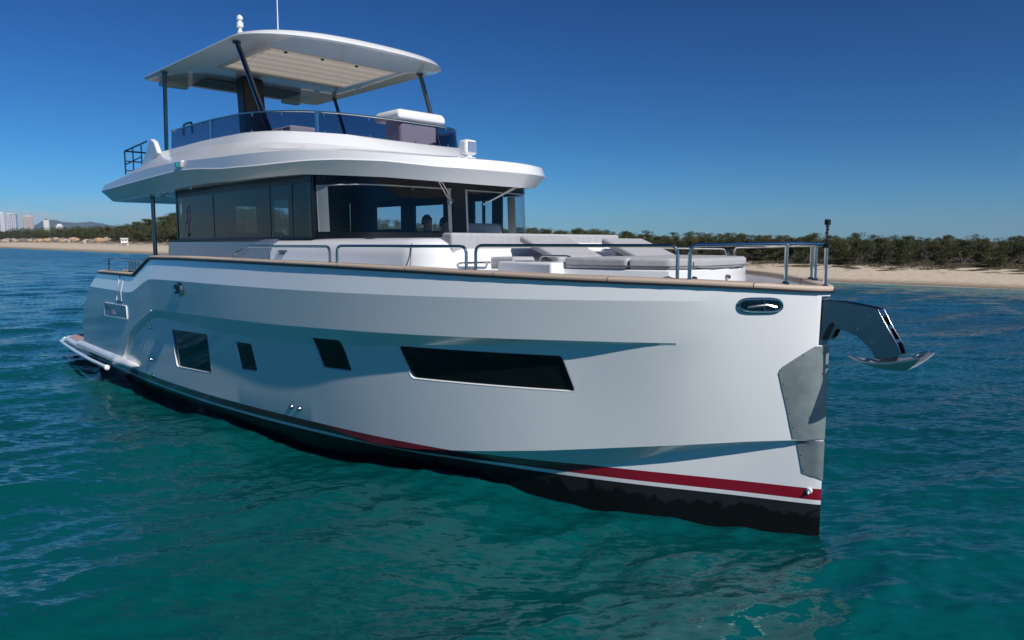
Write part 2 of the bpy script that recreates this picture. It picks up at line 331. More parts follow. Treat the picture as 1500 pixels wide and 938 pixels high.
for ss, zz in WINS:
    poly = densify(rounded(list(zip(ss, zz)), .05))
    n = len(poly); c = (sum(p[0] for p in poly) / n, sum(p[1] for p in poly) / n)
    fr = [hp(s, z, -.038) for s, z in poly]; ou = [(-s, -3.4, z) for s, z in poly]
    cb = MB(); v = fr + ou + [hp(*c, -.038), (-c[0], -3.4, c[1])]
    mid = [hp(c[0] + (s - c[0]) * .5, c[1] + (z - c[1]) * .5, -.038) for s, z in poly]; v += mid; m0 = 2 * n + 2
    f = [(i, (i + 1) % n, n + (i + 1) % n, n + i) for i in range(n)] + [(n + i, n + (i + 1) % n, 2 * n + 1) for i in range(n)]
    f += [(i, (i + 1) % n, m0 + (i + 1) % n, m0 + i) for i in range(n)] + [(m0 + i, m0 + (i + 1) % n, 2 * n) for i in range(n)]
    cb.add(v, f); cutters.append(cb)
    pn = MB(); patch(pn, shrink(poly, .008), -.030)
    po = obj('window', pn, M['pane'], yacht)
    fb = MB(); a = [hp(s, z, .003) for s, z in poly]; a0 = [hp(s, z, .002) for s, z in shrink(poly, -.006)]
    b = [hp(s, z, -.026) for s, z in shrink(poly, .010)]
    fb.loft([a0, a, b], True); obj('frame', fb, M['gel'], po, sharp=50)
# anchor pocket in the stem
sp_ = MB(); sp_.box(-.10, .3, -.11, .11, 2.05, 2.56); cutters.append(sp_)
for cb in cutters:
    co = bpy.data.objects.new('cut', mesh_from('cut', cb, None, smooth=False)); COL.objects.link(co); co.parent = yacht
    bo = hull.modifiers.new('cut', 'BOOLEAN'); bo.operation = 'DIFFERENCE'; bo.object = co; bo.solver = 'EXACT'; co['tmp'] = 1
dg = bpy.context.evaluated_depsgraph_get(); dg.update()
newme = bpy.data.meshes.new_from_object(hull.evaluated_get(dg)); hull.modifiers.clear(); hull.data = newme
for o in list(COL.objects):
    if o.get('tmp'): bpy.data.objects.remove(o)

# ---- gunwale cap (teak) with a thin black strip under it
def cap_path(off=0.0):
    st = [0, .02, .06, .12, .2, .3, .45, .65, .9, 1.2] + [1.5 + .4 * i for i in range(25)] + [11.6, 11.68, 11.78, 12.2, 12.66, 12.76, 13.2, 14, 14.8, 15.4]
    a = [(-s, -PI_(s, SG, TAB['g']), zg(s)) for s in st]; b = [(x, -y, z) for x, y, z in a]
    return a[::-1] + b[1:]
def sweep(path, prof, name, m, parent, sharp=30):
    """prof: (outward, up) offsets relative to the path; outward is horizontal"""
    P = [Vector(p) for p in path]; loops = []
    for i, p in enumerate(P):
        a = P[max(0, i - 1)]; b = P[min(len(P) - 1, i + 1)]; t = (b - a); t.z = 0; t.normalize(); o = Vector((t.y, -t.x, 0))
        loops.append([tuple(p + o * u + Vector((0, 0, w))) for u, w in prof])
    q = MB(); q.loft(loops, True, True, True); return obj(name, q, m, parent, sharp=sharp)
CP = cap_path()
# outward is to the right of travel (aft starboard -> bow -> port aft) = starboard side
capprof = [(-.155, .004), (-.155, .04), (-.14, .058), (.0, .052), (.02, .04), (.026, .022), (.018, .004)]
tk = bpy.data.materials.new('teak_cap'); tk.use_nodes = True
n = tk.node_tree; p = n.nodes['Principled BSDF']; l = n.links; t = n.nodes.new('ShaderNodeTexCoord'); s = n.nodes.new('ShaderNodeSeparateXYZ'); l.new(t.outputs['Object'], s.inputs[0])
q1 = n.nodes.new('ShaderNodeMath'); q1.operation = 'MULTIPLY_ADD'; q1.inputs[1].default_value = .83; q1.inputs[2].default_value = .42; l.new(s.outputs['X'], q1.inputs[0])
fl = n.nodes.new('ShaderNodeMath'); fl.operation = 'FLOOR'; l.new(q1.outputs[0], fl.inputs[0]); fr_ = n.nodes.new('ShaderNodeMath'); fr_.operation = 'FRACT'; l.new(q1.outputs[0], fr_.inputs[0])
wn = n.nodes.new('ShaderNodeTexWhiteNoise'); wn.noise_dimensions = '1D'; l.new(fl.outputs[0], wn.inputs['W'])
gn = n.nodes.new('ShaderNodeTexNoise'); gn.inputs['Scale'].default_value = 7; gn.inputs['Detail'].default_value = 8
mpg = n.nodes.new('ShaderNodeMapping'); mpg.inputs['Scale'].default_value = (1, 12, 12); l.new(t.outputs['Object'], mpg.inputs[0]); l.new(mpg.outputs[0], gn.inputs['Vector'])
sm = n.nodes.new('ShaderNodeMath'); sm.operation = 'ADD'; l.new(wn.outputs['Value'], sm.inputs[0]); l.new(gn.outputs['Fac'], sm.inputs[1])
cr = n.nodes.new('ShaderNodeValToRGB'); e = cr.color_ramp.elements; e[0].position = .3; e[0].color = (.40, .31, .245, 1); e[1].position = 1.0; e[1].color = (.58, .475, .385, 1)
mh = n.nodes.new('ShaderNodeMath'); mh.operation = 'MULTIPLY'; mh.inputs[1].default_value = .6; l.new(sm.outputs[0], mh.inputs[0]); l.new(mh.outputs[0], cr.inputs[0])
lt = n.nodes.new('ShaderNodeMath'); lt.operation = 'LESS_THAN'; lt.inputs[1].default_value = .007; l.new(fr_.outputs[0], lt.inputs[0])
mx = n.nodes.new('ShaderNodeMix'); mx.data_type = 'RGBA'; l.new(lt.outputs[0], mx.inputs['Factor']); l.new(cr.outputs[0], mx.inputs['A']); mx.inputs['B'].default_value = (.03, .025, .02, 1); l.new(mx.outputs['Result'], p.inputs['Base Color']); p.inputs['Roughness'].default_value = .6
sweep(CP, capprof, 'gunwale_cap', tk, yacht, 60)
sweep(CP, [(.0, -.018), (.0, .003), (.036, .003), (.036, -.012), (.02, -.018)], 'cap_under_strip', M['black'], yacht)

# foredeck floor panel
fd = MB(); pts = [(-s, PI_(s, SG, TAB['g']) - .17 - (.1 if s < .8 else 0)) for s in (.55, .8, 1.2, 1.8, 2.6, 3.4, 4.2)]
pl = [(x, -max(y, .02)) for x, y in pts] + [(x, max(y, .02)) for x, y in pts[::-1]]
fd.prism(pl, 2, 2.53, 2.556); obj('foredeck', fd, M['deckgrey'], yacht)

# ---- stem protection plate (polished steel on both bows)
def plate_part():
    q = MB()
    for zlo, zhi in (((.0, 1.04), (.0, 2.05)),):
        pass
    def edge(z):   # aft extent of the plate at height z
        return I(z, [.60, .66, 1.03, 1.79, 2.05], [.0, .17, .235, .35, .07])
    for z0, z1, nm in ((1.045, 2.04, 'stem_plate'), (.60, 1.025, 'stem_plate')):
        q = MB()
        for sg in (-1, 1):
            rows = []
            for k in range(15):
                z = z0 + (z1 - z0) * k / 14; e_ = max(edge(z), .004); r = []
                for j in range(9):
                    p_ = hp(e_ * j / 8, z, .008); r.append((p_[0] + (.006 if j == 0 else 0), (p_[1] if j else -.0) * (-sg), p_[2]))
                rows.append(r)
            q.loft(rows, False)
            q.loft([[r[-1] for r in rows], [(r[-1][0] - .004, r[-1][1] - math.copysign(.014, r[-1][1]), r[-1][2]) for r in rows]], False)
        obj(nm, q, M['plate'], yacht, sharp=40)
    q = MB(); 
    for z in np.linspace(.7, 1.95, 9):
        e_ = edge(z) - .018; q = MB(); q.lathe(hp(max(e_, .01), z, .010), [(.0, -.003), (.007, -.003), (.006, .002), (0, .004)], 8, axis=1); obj('plate_rivet', q, M['steel'], yacht)
plate_part()
# small drain fitting under the plate, on the stripe
q = MB(); c = hp(.10, .475, .0); q.lathe(c, [(.0, -.03), (.028, -.024), (.034, -.006), (.03, .01)], 14, axis=1); q.tube([(c[0], c[1] - .02, c[2]), (c[0], c[1] - .035, c[2] - .03)], .012, 8)
obj('bow_eye', q, M['gel'], yacht)

# ---- hawse fairlead on the bow
def oval(sc, zc_, hs, hz, n=28):
    r = hz; a = max(hs - hz * .0, 0); o = []
    for k in range(n):
        t_ = 2 * math.pi * k / n; cx, sx = math.cos(t_), math.sin(t_)
        o.append((sc + math.copysign(abs(cx) ** .55, cx) * hs, zc_ + math.copysign(abs(sx) ** .75, sx) * hz))
    return o
q = MB(); q.tube([hp(s_, z_, .008) for s_, z_ in oval(.465, 2.47, .155, .068)], .017, 10, closed=True); hw = obj('hawse_ring', q, M['steel'], yacht)
q = MB(); patch(q, oval(.465, 2.47, .14, .055), .004); obj('hawse_recess', q, M['darksteel'], hw)
q = MB(); q.tube([hp(.44, 2.42, .012), hp(.44, 2.52, .012)], .014, 8); q.tube([hp(.35, 2.45, .01), hp(.42, 2.475, .012), hp(.56, 2.45, .012)], .016, 8); obj('hawse_roller', q, M['steel'], hw)

# ---- side fitting, studs, plaque, scupper, fairing, swim platform
q = MB(); c = hp(10.06, 2.30, 0)
q.tube([hp(s_, z_, .02) for s_, z_ in oval(10.06, 2.305, .15, .095, 20)], .03, 10, closed=True); fo = obj('side_fairlead', q, M['steel'], yacht)
q = MB(); patch(q, oval(10.06, 2.305, .13, .08, 20), .028, .03); obj('fairlead_mouth', q, M['black'], fo)
for s_, z_, r_ in ((11.9, 1.475, .03), (11.96, .84, .03), (11.93, .52, .045), (6.92, .66, .038), (6.72, .66, .034)):
    q = MB(); c = hp(s_, z_, 0); q.lathe(c, [(.0, -.05), (r_ * .6, -.045), (r_, -.02), (r_ * 1.05, .01)], 14, axis=1); obj('through_hull_fitting', q, M['steel'], yacht)
def strip(poly, r, name, m, parent, off=.006, closed=True):
    q = MB(); q.tube([hp(s_, z_, off) for s_, z_ in poly], r, 6, closed=closed); return obj(name, q, m, parent)
PL = [(14.70, 1.80), (13.03, 1.825), (13.05, 1.56), (14.72, 1.515)]
plq = MB(); patch(plq, densify(PL, .2), .004, .01); pq = obj('name_plaque', plq, mat('plaque_paint', (.42, .46, .5), .3, coat=.5), yacht)
strip(densify(rounded(PL, .03, 2), .2), .014, 'plaque_frame', M['gel'], pq, .008)
sc_ = [(13.55, 2.43), (13.6, 1.90), (13.35, 1.90), (13.32, 2.43)]
q = MB(); patch(q, densify(sc_, .1), .006, .01); sco = obj('scupper_panel', q, M['gel'], yacht)
strip([(13.62, 2.43), (13.66, 1.92)], .014, 'panel_trim', M['gel'], sco, .01, False)
q = MB(); patch(q, [(13.62, 1.905), (13.62, 1.87), (13.33, 1.87), (13.33, 1.905)], .012, .02); obj('scupper_slot', q, M['black'], sco)
# crisp chamfer edge at the aft knuckle
strip([(11.62, 1.83), (12.3, 1.60), (12.96, 1.305), (13.35, .92), (13.72, .60)], .010, 'knuckle_bead', M['gel'], yacht, .004, False)
# fairing blister running into the platform
q = MB(); loops = []
for k in range(26):
    f = k / 25; s_ = 12.75 + f * 4.6; g = min(1, (f / .10)) ** .5; z_ = .60; base = hp(min(s_, 16.9), z_, 0); yb = abs(base[1])
    w_ = .16 * g + .02; h_ = .085 * g + .012; lp = []
    for j in range(14):
        a_ = 2 * math.pi * j / 14; lp.append((-s_, -(yb - .02 + w_ * (math.cos(a_) * .5 + .5)), z_ + h_ * math.sin(a_)))
    loops.append(lp)
q.loft(loops, True, True, True); obj('side_fairing', q, M['gel'], yacht, sharp=60)
pf = []
for x_, y_ in ((-16.6, -2.72), (-17.5, -2.70), (-18.6, -2.62), (-19.5, -2.55), (-19.9, -2.42), (-20.1, -2.1), (-20.2, -1.2), (-20.2, 0)): pf.append((x_, y_))
pf = pf + [(x_, -y_) for x_, y_ in pf[::-1]]
q = MB(); q.prism(pf, 2, .42, .55); pfo = obj('swim_platform', q, M['gel'], yacht, bevel=.03, seg=3)
q = MB(); q.prism([(x_ * .996 if x_ < -17 else x_, y_ * .955) for x_, y_ in pf], 2, .551, .562); obj('platform_teak', q, mat('mauve_teak', (.42, .31, .30), .6, noise=(8, (.34, .25, .25), .3)), pfo)
q = MB(); q.tube([(-14.2, -2.99, .44), (-15.5, -2.95, .44), (-17.2, -2.84, .44), (-18.6, -2.72, .44), (-19.6, -2.62, .44), (-20.05, -2.42, .44)], .042, 10)
q.lathe((-14.15, -2.99, .44), [(0, -.08), (.055, -.05), (.055, .05), (0, .08)], 12, axis=0); q.lathe((-20.1, -2.40, .44), [(0, -.08), (.06, -.05), (.06, .05), (0, .08)], 12, axis=0)
obj('platform_rub_rail', q, M['gel'], pfo)
q = MB(); q.lathe((-18.6, -1.9, .565), [(.07, 0), (.07, .01), (.02, .03), (.02, .07), (0, .07)], 12); q.tube([(-18.75, -1.9, .635), (-18.45, -1.9, .635)], .02, 8); obj('platform_cleat', q, M['steel'], pfo)
q = MB(); q.lathe((-17.4, -2.2, .562), [(.14, 0), (.14, .012), (0, .014)], 20); obj('deck_hatch', q, M['darksteel'], pfo)

# ---- stern block / cockpit
q = MB(); q.prism([(-12.7, -2.5), (-15.2, -2.5), (-15.2, 2.5), (-12.7, 2.5)], 2, 2.26, 2.32); obj('aft_deck', q, M['teak'], yacht)
def rail(name, pts, r=.018, parent=yacht, posts=(), m=None, extra=None):
    q = MB(); q.tube(smooth_path(pts), r, 10)
    for a, b in posts:
        q.tube([a, b], r, 8); q.lathe((a[0], a[1], a[2]), [(r * 2.0, 0), (r * 2.0, .012), (r * 1.2, .03), (r * 1.2, .03)], 10)
    return obj(name, q, m or M['steel'], parent)
def smooth_path(pts, r=.09, k=5):
    P = [Vector(p) for p in pts]; out = [tuple(P[0])]
    for i in range(1, len(P) - 1):
        a, b, c = P[i - 1], P[i], P[i + 1]; d1 = min(r, (a - b).length / 2.2); d2 = min(r, (c - b).length / 2.2)
        u = b + (a - b).normalized() * d1; w = b + (c - b).normalized() * d2
        for j in range(k + 1): t_ = j / k; out.append(tuple(u * (1 - t_) ** 2 + b * 2 * t_ * (1 - t_) + w * t_ * t_))
    out.append(tuple(P[-1])); return out
# stern quarter rail
def gy(s): return PI_(s, SG, TAB['g'])
rail('stern_rail', [(-14.9, -2.62, 2.50), (-14.9, -2.62, 2.78), (-14.0, -2.66, 2.78), (-12.35, -2.70, 2.76)], .02,
     posts=[((-12.95 - .18 * k, -2.62, 2.50), (-12.95 - .18 * k, -2.62, 2.76)) for k in range(4)])
q = MB(); q.tube([(-14.7, -2.4, 2.45), (-12.9, -2.4, 2.45)], .05, 8)
for k in range(8): q.lathe((-14.6 + .22 * k, -2.4, 2.42), [(.06, 0), (.07, .06), (.03, .12), (0, .12)], 8)
obj('mooring_line_coil', q, M['clothdark'], yacht)
# side rails on the gunwale
def gp(s, z=None, inn=.05): return (-s, -(gy(s) - inn), (zg(s) + .05) if z is None else z)
def gpp(s, z=None, inn=.05): a = gp(s, z, inn); return (a[0], -a[1], a[2])
def railrun(s0, s1, G, top=3.075, slope=None):
    n_ = max(2, int(abs(s1 - s0) / .4)); mid = [G(s0 + (s1 - s0) * k / n_, top) for k in range(n_ + 1)]
    if slope: return [G(s0), G(s0, slope[0]), G(s0 - slope[1], top)] + mid[2:] + [G(s1)]
    return [G(s0)] + mid + [G(s1)]
q = railrun(8.1, 5.55, gp, 3.06, (2.97, .45)); rail('side_rail', q, .019, posts=())
rail('side_rail', railrun(5.40, 3.30, gp, 3.068), .019)
rail('side_rail', railrun(3.18, 1.12, gp, 3.078), .019)
rail('side_rail', railrun(1.0, 2.7, gpp, 3.035), .019) if False else None
# bow pulpit runs round the stem
bp = [gp(1.02), gp(1.02, 3.085), gp(.75, 3.09), gp(.5, 3.095), gp(.28, 3.10), (-.16, -.20, 3.098), (-.06, 0, 3.09), (-.16, .2, 3.085), gpp(.45, 3.08), gpp(.8, 3.075), gpp(1.3, 3.06), gpp(1.95, 3.045), gpp(1.95)]
rail('bow_pulpit', bp, .02, posts=[(gp(.30), gp(.30, 3.09)), ((-.06, 0, 2.65), (-.06, 0, 3.09)), (gpp(.36), gpp(.36, 3.08)), (gpp(.44), gpp(.44, 3.08))])
rail('side_rail', railrun(2.1, 4.3, gpp, 3.03), .019)

# ---- superstructure lower wall + coachroof
q = MB()
def side_loop(ys, z, s0, s1, rf=.6):
    """closed plan loop: straight sides from s1 (aft) to rounded front corners at s0"""
    a = [(-s1, -ys)]
    for k in range(9):
        t_ = k / 8 * math.pi / 2; a.append((-(s0 + rf - rf * math.sin(t_)), -(ys - rf + rf * math.cos(t_))))
    return [(x, y, z) for x, y in a] + [(x, -y, z) for x, y in a[::-1]]
q.loft([side_loop(2.20, 2.45, 7.9, 12.5, .3), side_loop(2.17, 3.13, 7.9, 12.45, .3), side_loop(2.13, 3.17, 7.9, 12.42, .3)], True, True, True)
obj('cabin_wall', q, M['silver'], yacht)
q = MB()
q.loft([side_loop(2.20, 2.45, 3.9, 8.02, .55), side_loop(2.18, 2.95, 3.92, 8.0, .55), side_loop(2.13, 3.09, 3.97, 7.98, .55), side_loop(2.02, 3.155, 4.08, 7.95, .5), side_loop(1.9, 3.175, 4.2, 7.95, .45)], True, True, True)
trunk = obj('coachroof', q, M['gel'], yacht, sharp=50)
# side gate seams and latch, grab handle and socket
q = MB()
for s_ in (7.9, 7.2): q = MB(); q.tube([(-s_, -2.195, 2.6), (-s_, -2.176, 2.95), (-s_, -2.128, 3.085)], .005, 6); obj('gate_seam', q, M['cream'], trunk)
q = MB(); q.box(-7.70, -7.46, -2.20, -2.16, 2.975, 2.995); q.box(-7.66, -7.52, -2.20, -2.16, 2.93, 2.95); obj('gate_latch', q, M['darksteel'], trunk)
q = MB(); q.tube([(-4.28, -2.19, 2.62), (-4.26, -2.185, 2.9), (-4.33, -2.11, 3.10)], .006, 6); obj('locker_seam', q, M['interior_grey'], trunk)
q = MB(); q.tube(smooth_path([(-3.90, -1.72, 2.85), (-3.84, -1.70, 2.86), (-3.82, -1.25, 2.86), (-3.90, -1.22, 2.85)], .03), .014, 8); obj('grab_handle', q, M['steel'], trunk)
q = MB(); q.lathe((-3.895, -1.5, 2.76), [(0, .02), (.03, .02), (.04, .0), (.04, -.01)], 14, axis=0); obj('deck_socket', q, M['steel'], trunk)
q = MB(); q.box(-5.6, -5.4, -1.98, -1.9, 3.17, 3.185); obj('roof_vent', q, M['darksteel'], trunk)

# ---- glasshouse
GZ0, GZ1 = 3.176, 4.12
def wsplan(t):      # t -1..1 across the front; returns s,y of the curved windshield
    y = 2.02 * math.sin(t * math.pi / 2) if False else 2.02 * t
    s = 5.86 + .12 * t * t + .93 * abs(t) ** 12; return s, y
def wsp(t, z, off=0): s, y = wsplan(t); k = (z - GZ0) * .05; return (-(s + k) + off, y * (1 - .0 * k), z)
def ws_panel(name, t0, t1, z0, z1, m, off=0., parent=yacht, thick=.01, n=40):
    q = MB(); a = [[wsp(t0 + (t1 - t0) * k / n, z, off) for k in range(n + 1)] for z in (z0, z1)]; b = [[wsp(t0 + (t1 - t0) * k / n, z, off - thick) for k in range(n + 1)] for z in (z1, z0)]
    q.loft(a + b + [a[0]], False); 
    q.add([a[0][0], a[1][0], b[0][0], b[1][0]], [(0, 1, 2, 3)]); q.add([a[0][-1], a[1][-1], b[0][-1], b[1][-1]], [(0, 1, 2, 3)])
    return obj(name, q, m, parent, sharp=40)
ws1 = ws_panel('windshield', -.985, -.06, GZ0 + .09, GZ1 - .15, M['frontglass'])
ws2 = ws_panel('windshield', .06, .985, GZ0 + .09, GZ1 - .15, M['frontglass'])
ws_panel('windshield_sill', -1, 1, GZ0, GZ0 + .09, M['blackgloss'], .004, thick=.03)
ws_panel('windshield_header', -1, 1, GZ1 - .15, GZ1 + .12, M['blackgloss'], .004, thick=.03)
ws_panel('windshield_mullion', -.065, .065, GZ0 + .085, GZ1 - .145, M['blackgloss'], .006, thick=.05)
for g_, (a_, b_) in ((ws1, (-.985, -.07)), (ws2, (.07, .985))):
    q = MB()
    for t_, w_ in ((a_, 1), (b_, -1)):
        p0, p1 = wsp(t_, GZ0 + .1, -.03), wsp(t_ + w_ * (.026 if t_ == -.985 else .03), GZ0 + .1, -.03); c0, c1 = wsp(t_, GZ1 - .16, -.03), wsp(t_ + w_ * (.026 if t_ == -.985 else .03), GZ1 - .16, -.03)
        q.add([p0, p1, c1, c0] + [(x - .02, y, z) for x, y, z in (p0, p1, c1, c0)], [(0, 1, 2, 3), (7, 6, 5, 4), (0, 4, 5, 1), (1, 5, 6, 2), (2, 6, 7, 3), (3, 7, 4, 0)])
    n_ = 14; q.tube([wsp(a_ + (b_ - a_) * k / n_, GZ1 - .165, -.02) for k in range(n_ + 1)], .010, 6)
    obj('inner_trim', q, M['cream'], g_)
q = MB(); A = (-2.02); 
q.box(-12.3, -8.25, -2.03, -2.02, GZ0, GZ1); sg_ = obj('side_glass', q, M['cabglass'], yacht)
q = MB(); q.box(-8.24, -6.93, -2.03, -2.02, GZ0, GZ1); obj('side_glass', q, M['cabglass'], yacht)
q = MB(); q.box(-12.32, -6.9, -2.04, -1.99, GZ0 - .01, GZ0 + .03); q.box(-12.32, -6.9, -2.034, -1.99, GZ1 - .11, GZ1 + .12); q.box(-12.33, -12.27, -2.04, -1.98, GZ0, GZ1 + .1)
for x_ in (-10.5, -8.245, -7.5): q.box(x_ - .012, x_ + .012, -2.036, -2.0, GZ0, GZ1)
obj('side_glass_frame', q, M['blackgloss'], yacht)
q = MB(); q.box(-7.04, -6.86, -2.025, -1.93, GZ0, GZ1 + .12); obj('corner_pillar', q, M['blackgloss'], yacht)
q = MB(); q.box(-7.04, -6.86, 1.93, 2.025, GZ0, GZ1 + .12) if False else q.box(-7.04, -6.99, 1.975, 2.025, GZ0, GZ1 + .12); obj('corner_pillar', q, M['blackgloss'], yacht)
# interior
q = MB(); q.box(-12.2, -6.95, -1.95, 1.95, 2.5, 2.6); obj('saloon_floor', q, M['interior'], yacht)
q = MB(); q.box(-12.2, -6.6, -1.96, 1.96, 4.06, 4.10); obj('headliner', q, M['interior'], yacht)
for x_, y_ in ((-7.6, -1.2), (-8.6, -.9), (-7.4, .2), (-9.6, -1.0)): q = MB(); q.lathe((x_, y_, 4.05), [(0, -.005), (.035, -.005), (.04, .008), (0, .008)], 12); obj('ceiling_spot', q, M['lens'], yacht)
# port side wall with window openings (x from, x to, z from, z to)
OP = [(-11.15, -10.16, 3.42, 3.92), (-9.68, -8.69, 3.36, 3.90), (-7.76, -7.50, 3.38, 3.92), (-7.47, -7.22, 3.38, 3.92)]
q = MB(); xs_ = [-12.2] + [v for o_ in OP for v in o_[:2]] + [-7.02]
for k in range(0, len(xs_), 2): q.box(xs_[k], xs_[k + 1], 1.95, 2.01, 2.6, 4.1)
for a_, b_, c_, d_ in OP: q.box(a_, b_, 1.951, 2.009, 2.6, c_); q.box(a_, b_, 1.951, 2.009, d_, 4.1)
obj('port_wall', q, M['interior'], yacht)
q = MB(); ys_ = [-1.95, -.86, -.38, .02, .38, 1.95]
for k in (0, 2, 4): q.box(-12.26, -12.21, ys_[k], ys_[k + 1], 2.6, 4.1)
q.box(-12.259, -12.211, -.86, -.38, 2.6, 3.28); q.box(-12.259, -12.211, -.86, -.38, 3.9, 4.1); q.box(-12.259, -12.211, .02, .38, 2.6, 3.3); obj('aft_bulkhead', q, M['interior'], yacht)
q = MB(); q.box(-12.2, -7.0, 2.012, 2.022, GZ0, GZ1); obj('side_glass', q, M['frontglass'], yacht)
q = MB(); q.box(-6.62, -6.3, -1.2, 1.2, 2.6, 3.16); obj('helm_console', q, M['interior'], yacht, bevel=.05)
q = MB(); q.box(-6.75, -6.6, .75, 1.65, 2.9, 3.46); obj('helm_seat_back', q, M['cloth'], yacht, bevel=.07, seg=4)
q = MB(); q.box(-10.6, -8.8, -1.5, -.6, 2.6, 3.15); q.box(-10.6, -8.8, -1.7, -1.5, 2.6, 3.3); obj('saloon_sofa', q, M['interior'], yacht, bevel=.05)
# logo on the aft side glass
lg = MB()
def lgs(pts, r):
    import_pts = []
    for (u, v) in pts:     # local logo units in metres: u forward, v up
        import_pts.append((-11.72 + u, -2.036, 3.62 + v))
    lg.tube(import_pts, r, 6, ry=None)
lgs([(.03, .23), (.07, .18), (.09, .11), (.08, .05)], [.008, .02, .022, .006]); lgs([(.03, .22), (-.03, .16), (-.05, .08), (-.045, .0), (-.02, -.05)], [.006, .018, .022, .02, .008])
lgs([(.085, .02), (.12, -.03), (.10, -.09)], [.008, .024, .006]); lgs([(.06, -.05), (.01, -.10), (-.01, -.18), (-.01, -.26), (-.06, -.33)], [.012, .022, .024, .024, .006])
lgs([(-.06, -.06), (-.12, -.11), (-.16, -.14)], [.018, .018, .005]); lgs([(-.14, -.19), (-.19, -.21)], [.012, .006])
v_ = [(x, -2.036 + (y + 2.036) * .12, z) for x, y, z in lg.v]; lg.v = v_
obj('seahorse_like_emblem', lg, M['logo'], sg_); COL.objects['seahorse_like_emblem'].name = 'emblem'
q = MB(); q.box(-11.76, -11.70, -2.045, -2.03, 3.24, 3.30); obj('door_lock', q, M['black'], sg_)

# ---- brow / flybridge body
def plan(Yh, sf, sc, sa, n=2.2, Ya=None, m=26, ra=.35):
    Ya = Ya or Yh; a = []
    for k in range(5): t_ = math.pi / 2 * (1 - k / 4); a.append((sa - ra + ra * math.sin(t_), Ya - ra + ra * math.cos(t_)))
    for k in range(6): f = (k + 1) / 7; a.append((sa - ra + (sc - sa + ra) * f, Ya + (Yh - Ya) * min(1, f * 1.6)))
    for k in range(m + 1):
        t_ = math.pi / 2 * (1 - k / m); a.append((sc - (sc - sf) * math.cos(t_) ** (2 / n), Yh * math.sin(t_) ** (2 / n)))
    return a
def full(pl, zf):
    a = [(-s, -y, zf(s)) for s, y in pl]; return a + [(x, -y, z) for x, y, z in a[-2::-1]] if abs(a[-1][1]) < 1e-6 else a + [(x, -y, z) for x, y, z in a[::-1]]
zcr = lambda s: I(s, [4.7, 5.06, 5.6, 6.2, 6.7, 7.8, 8.95, 9.6, 10.5, 12.7, 15.8], [4.14, 4.17, 4.25, 4.29, 4.3, 4.29, 4.32, 4.36, 4.44, 4.385, 4.29])
zlo = lambda s: I(s, [4.9, 5.7, 6.4, 7, 8, 9.2, 10.3, 11.2, 15.8], [3.95, 4.04, 4.09, 4.13, 4.13, 4.13, 4.17, 4.13, 4.06])
n26 = 26
Lp = [full(plan(2.0, 5.5, 9, 15.0, 2.3), lambda s: 4.16),
      full(plan(2.2, 5.15, 9, 15.5, 2.2), lambda s: zlo(s) + .005),
      full(plan(2.34, 4.92, 9, 15.65, 2.2), zlo),
      full(plan(2.5, 4.72, 9, 15.9, 2.2), zcr),
      full(plan(2.49, 4.75, 9, 15.88, 2.2), lambda s: zcr(s) + .02),
      full(plan(2.475, 4.79, 9, 15.78, 2.2), lambda s: I(s, [4.95, 5.4, 6.2, 6.9, 8, 9, 11, 13, 15.7], [4.30, 4.34, 4.42, 4.47, 4.50, 4.52, 4.60, 4.58, 4.40])),
      full(plan(2.43, 4.95, 9, 15.7, 2.2), lambda s: I(s, [4.95, 5.4, 6.2, 6.9, 8, 9, 11, 13, 15.7], [4.33, 4.37, 4.45, 4.50, 4.54, 4.56, 4.64, 4.62, 4.43])),
      full(plan(2.27, 6.1, 9.4, 15.0, 2.25), lambda s: I(s, [6.1, 7.2, 8, 9, 11, 13, 15], [4.475, 4.56, 4.63, 4.70, 4.78, 4.78, 4.55])),
      full(plan(2.17, 6.55, 9.5, 14.4, 2.3), lambda s: I(s, [6.5, 7.2, 8, 9, 11, 13, 14.4], [4.54, 4.64, 4.72, 4.79, 4.86, 4.86, 4.66])),
      full(plan(2.09, 6.85, 9.5, 13.5, 2.3), lambda s: I(s, [6.8, 7.25, 8.2, 9.1, 10.7, 13.5], [4.74, 4.80, 4.90, 4.945, 4.985, 4.97])),
      full(plan(2.05, 6.92, 9.5, 13.4, 2.3), lambda s: I(s, [6.9, 7.25, 8.2, 9.1, 10.7, 13.5], [4.765, 4.835, 4.925, 4.968, 5.003, 4.99])),
      full(plan(1.93, 7.05, 9.5, 13.3, 2.3), lambda s: I(s, [6.9, 7.25, 8.2, 9.1, 10.7, 13.5], [4.765, 4.835, 4.925, 4.968, 5.003, 4.99])),
      full(plan(1.90, 7.08, 9.5, 13.25, 2.3), lambda s: 4.5)]
q = MB(); q.loft(Lp, True, True, True); fly = obj('flybridge_body', q, M['gel'], yacht, sharp=17)
q = MB(); q.box(-15.3, -13.2, -2.2, 2.2, 4.46, 4.50); obj('flybridge_aft_deck', q, M['gel'], fly, bevel=.02)
# fin where the coaming starts
for y0_, y1_ in ((-2.16, -2.06), (2.06, 2.16)): q = MB(); q.prism([(-14.2, 4.55), (-13.6, 5.0), (-13.25, 5.28), (-13.05, 5.2), (-12.85, 4.95), (-13.3, 4.75)], 1, y0_, y1_); obj('coaming_fin', q, M['gel'], fly, bevel=.03, seg=3)
# downlights under the overhang
for x_, y_ in ((-13.2, -1.9), (-12.6, -1.5), (-13.1, -.9), (-11.2, -2.15), (-14.3, -1.6)):
    q = MB(); q.lathe((x_, y_, 4.14), [(.0, -.012), (.05, -.012), (.055, .012), (.0, .012)], 14); obj('soffit_light', q, M['lens'], fly)
